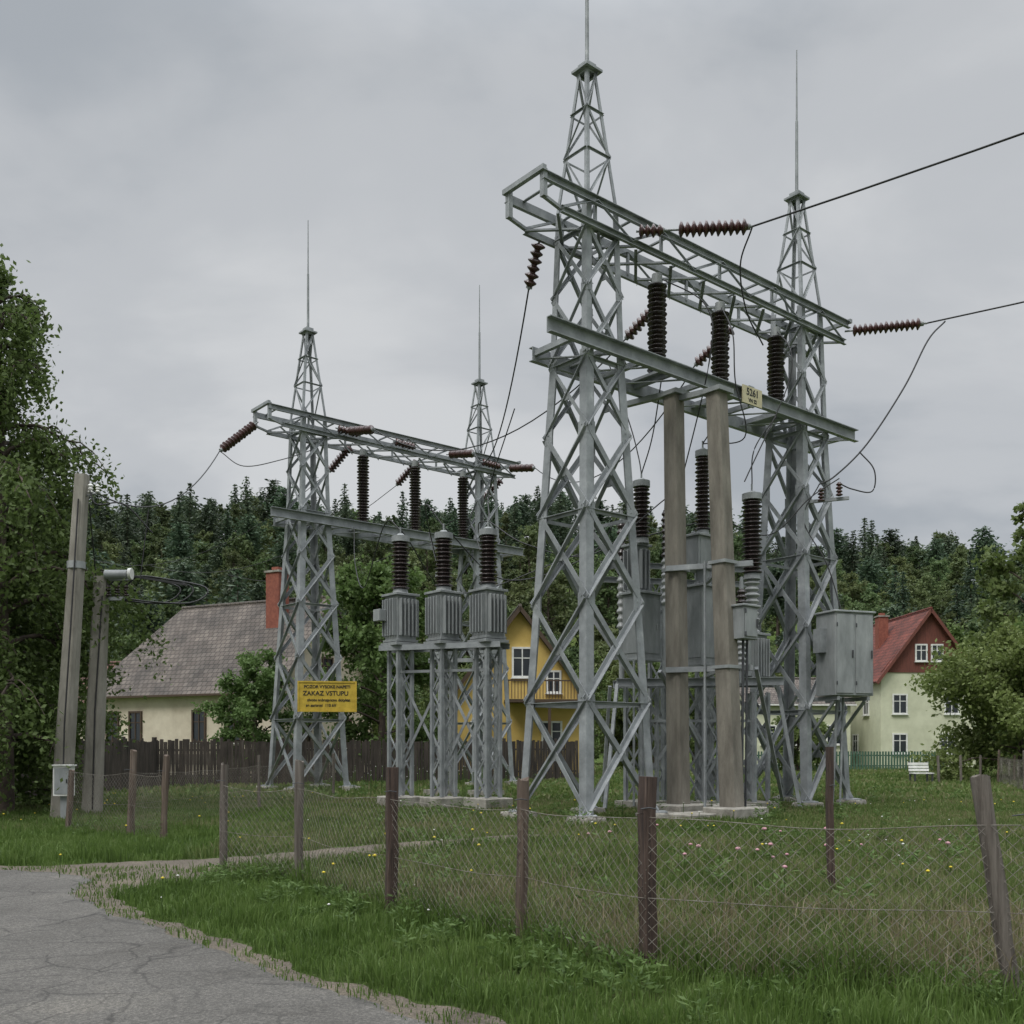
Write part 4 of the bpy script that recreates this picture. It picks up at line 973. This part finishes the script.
v,f=blades(x,y,hh,.006+.0008*y,r); obj('meadow_grass',np_mesh('meadow_grass',v,f,None,[G2]))
x,y=scatter(80000,28,85,r,.62,3); hh=(.08+.12*nz(x,y,.4,2))*r.uniform(.5,1.3,len(x)); v,f=blades(x,y,hh,.05+.0012*y,r); obj('far_meadow_grass',np_mesh('far_meadow_grass',v,f,None,[G2]))
x,y=scatter(150000,5.5,32,r); fs=fence_side(x,y); pz=nz(x,y,.75,5.5)+.35*((x>-1.5)&(fs<3))*np.clip((y*-.3+4.0),0,1); dn=np.clip((pz-.42)*2.2,0,1)*np.where(y<11,.6,.2)
keep=(fs>-.1)&(r.random(len(x))<dn)&~inside(x,y,from_poly)&(x>-4.5); x,y=x[keep],y[keep]
hh=r.uniform(.12,.48,len(x))*(.6+.7*nz(x,y,2.7,1))*np.clip(1.2-y*.04,.4,1); v,f=blades(x,y,hh,.0035+.0005*y,r,.55); obj('dry_grass',np_mesh('dry_grass',v,f,None,[G3]))
def weeds(name,pts,hs,ls,mt,seed,per=60):
    r=np.random.default_rng(seed); C=[];D=[]
    for (x,y),h in zip(pts,hs):
        a=r.uniform(0,2*np.pi,per); rr=r.uniform(0,1,per)**.6*h*.6; z=r.uniform(.1,1,per)*h
        C.append(np.stack([x+np.cos(a)*rr,y+np.sin(a)*rr,z],1)); D.append(np.stack([np.cos(a),np.sin(a),.35+0*a],1))
    v,f=leaves(np.concatenate(C),ls,r,.3,np.concatenate(D)*2,.6); return obj(name,np_mesh(name,v,f,None,[mt]))
WEED=leaf_mat('weed_leaves',[(.07,.115,.033),(.10,.165,.045),(.135,.20,.065)],.45,False)
pts=[];hs=[]
rr_=random.Random(5)
for k in range(150):
    i=rr_.random()*6; seg=int(i); t=i-seg; P=fl[seg+0]*(1-t)+fl[seg+1]*t
    d=rr_.triangular(-1.1,.5,.0); pts.append((P[0]+d*.5+rr_.uniform(-.2,.2),P[1]+d)); hs.append(rr_.uniform(.08,.26))
for p in ((-9.7,20.8),(-9.2,20.9),(-6.9,17.4),(-6.3,17.0),(-5.9,16.7),(-7.4,17.2)): pts.append(p); hs.append(.35)
pp=[(p,h) for p,h in zip(pts,hs) if not inside(np.array([p[0]]),np.array([p[1]]),from_poly)[0]]
weeds('weeds',[p for p,_ in pp],[h for _,h in pp],.035,WEED,8,45)
pts=[(rr_.uniform(-3,8),rr_.uniform(19,27)) for _ in range(110)]+[(rr_.uniform(-8,14),rr_.uniform(27,45)) for _ in range(130)]+[(rr_.uniform(-2,8),rr_.uniform(9,18)) for _ in range(90)]
weeds('meadow_weeds',pts,[rr_.uniform(.12,.4) for _ in pts],.05,WEED,9,40)
def flowers(name,pts,col,rad,seed):
    mb=MB(); mt_=mat(name+'_petals',col,tuple(c*.7 for c in col),.7)
    for x,y,h in pts:
        mb.tube([(x,y,0),(x+.01,y,h)],.0025+.0002*y,4,1)
        rs=rad*random.uniform(.6,1.2); c=V((x+.01,y,h))
        mb.rev(c-UP*rs*.4,c+UP*rs*.7,[(0,rs*.4),(.35,rs),(.75,rs*.8),(1,rs*.2)],7,0)
    mb.obj(name,[mt_,WEED])
rp=random.Random(3)
def sc(n,x0,x1,y0,y1,h0,h1): return [(rp.uniform(x0,x1),rp.uniform(y0,y1),rp.uniform(h0,h1)) for _ in range(n)]
flowers('pink_clover_flowers',[(2.75,11.2,.42),(2.95,11.4,.46),(2.6,11.5,.4),(1.95,11.3,.36),(2.2,11.8,.4),(3.0,10.9,.4),(2.9,11.1,.35),(4.2,12.0,.4)]+sc(14,1,6,9,15,.3,.5),(.45,.24,.27),.032,1)
flowers('yellow_wildflowers',[(3.6,9.2,.5),(3.75,9.0,.46),(-1.5,10.8,.4),(-1.35,10.9,.36),(2.7,16,.3)]+sc(60,-6,12,9,24,.2,.4)+sc(40,-12,-5,16,30,.15,.3),(.6,.48,.04),.023,2)
flowers('white_wildflowers',sc(40,-4,12,10,26,.2,.38)+sc(6,-4,1,8,12,.1,.2)+[(x,y,h*2) for x,y,h in sc(60,-5.5,0,30,36,.3,.5)],(.6,.6,.56),.017,3)
print('forest trees',n)
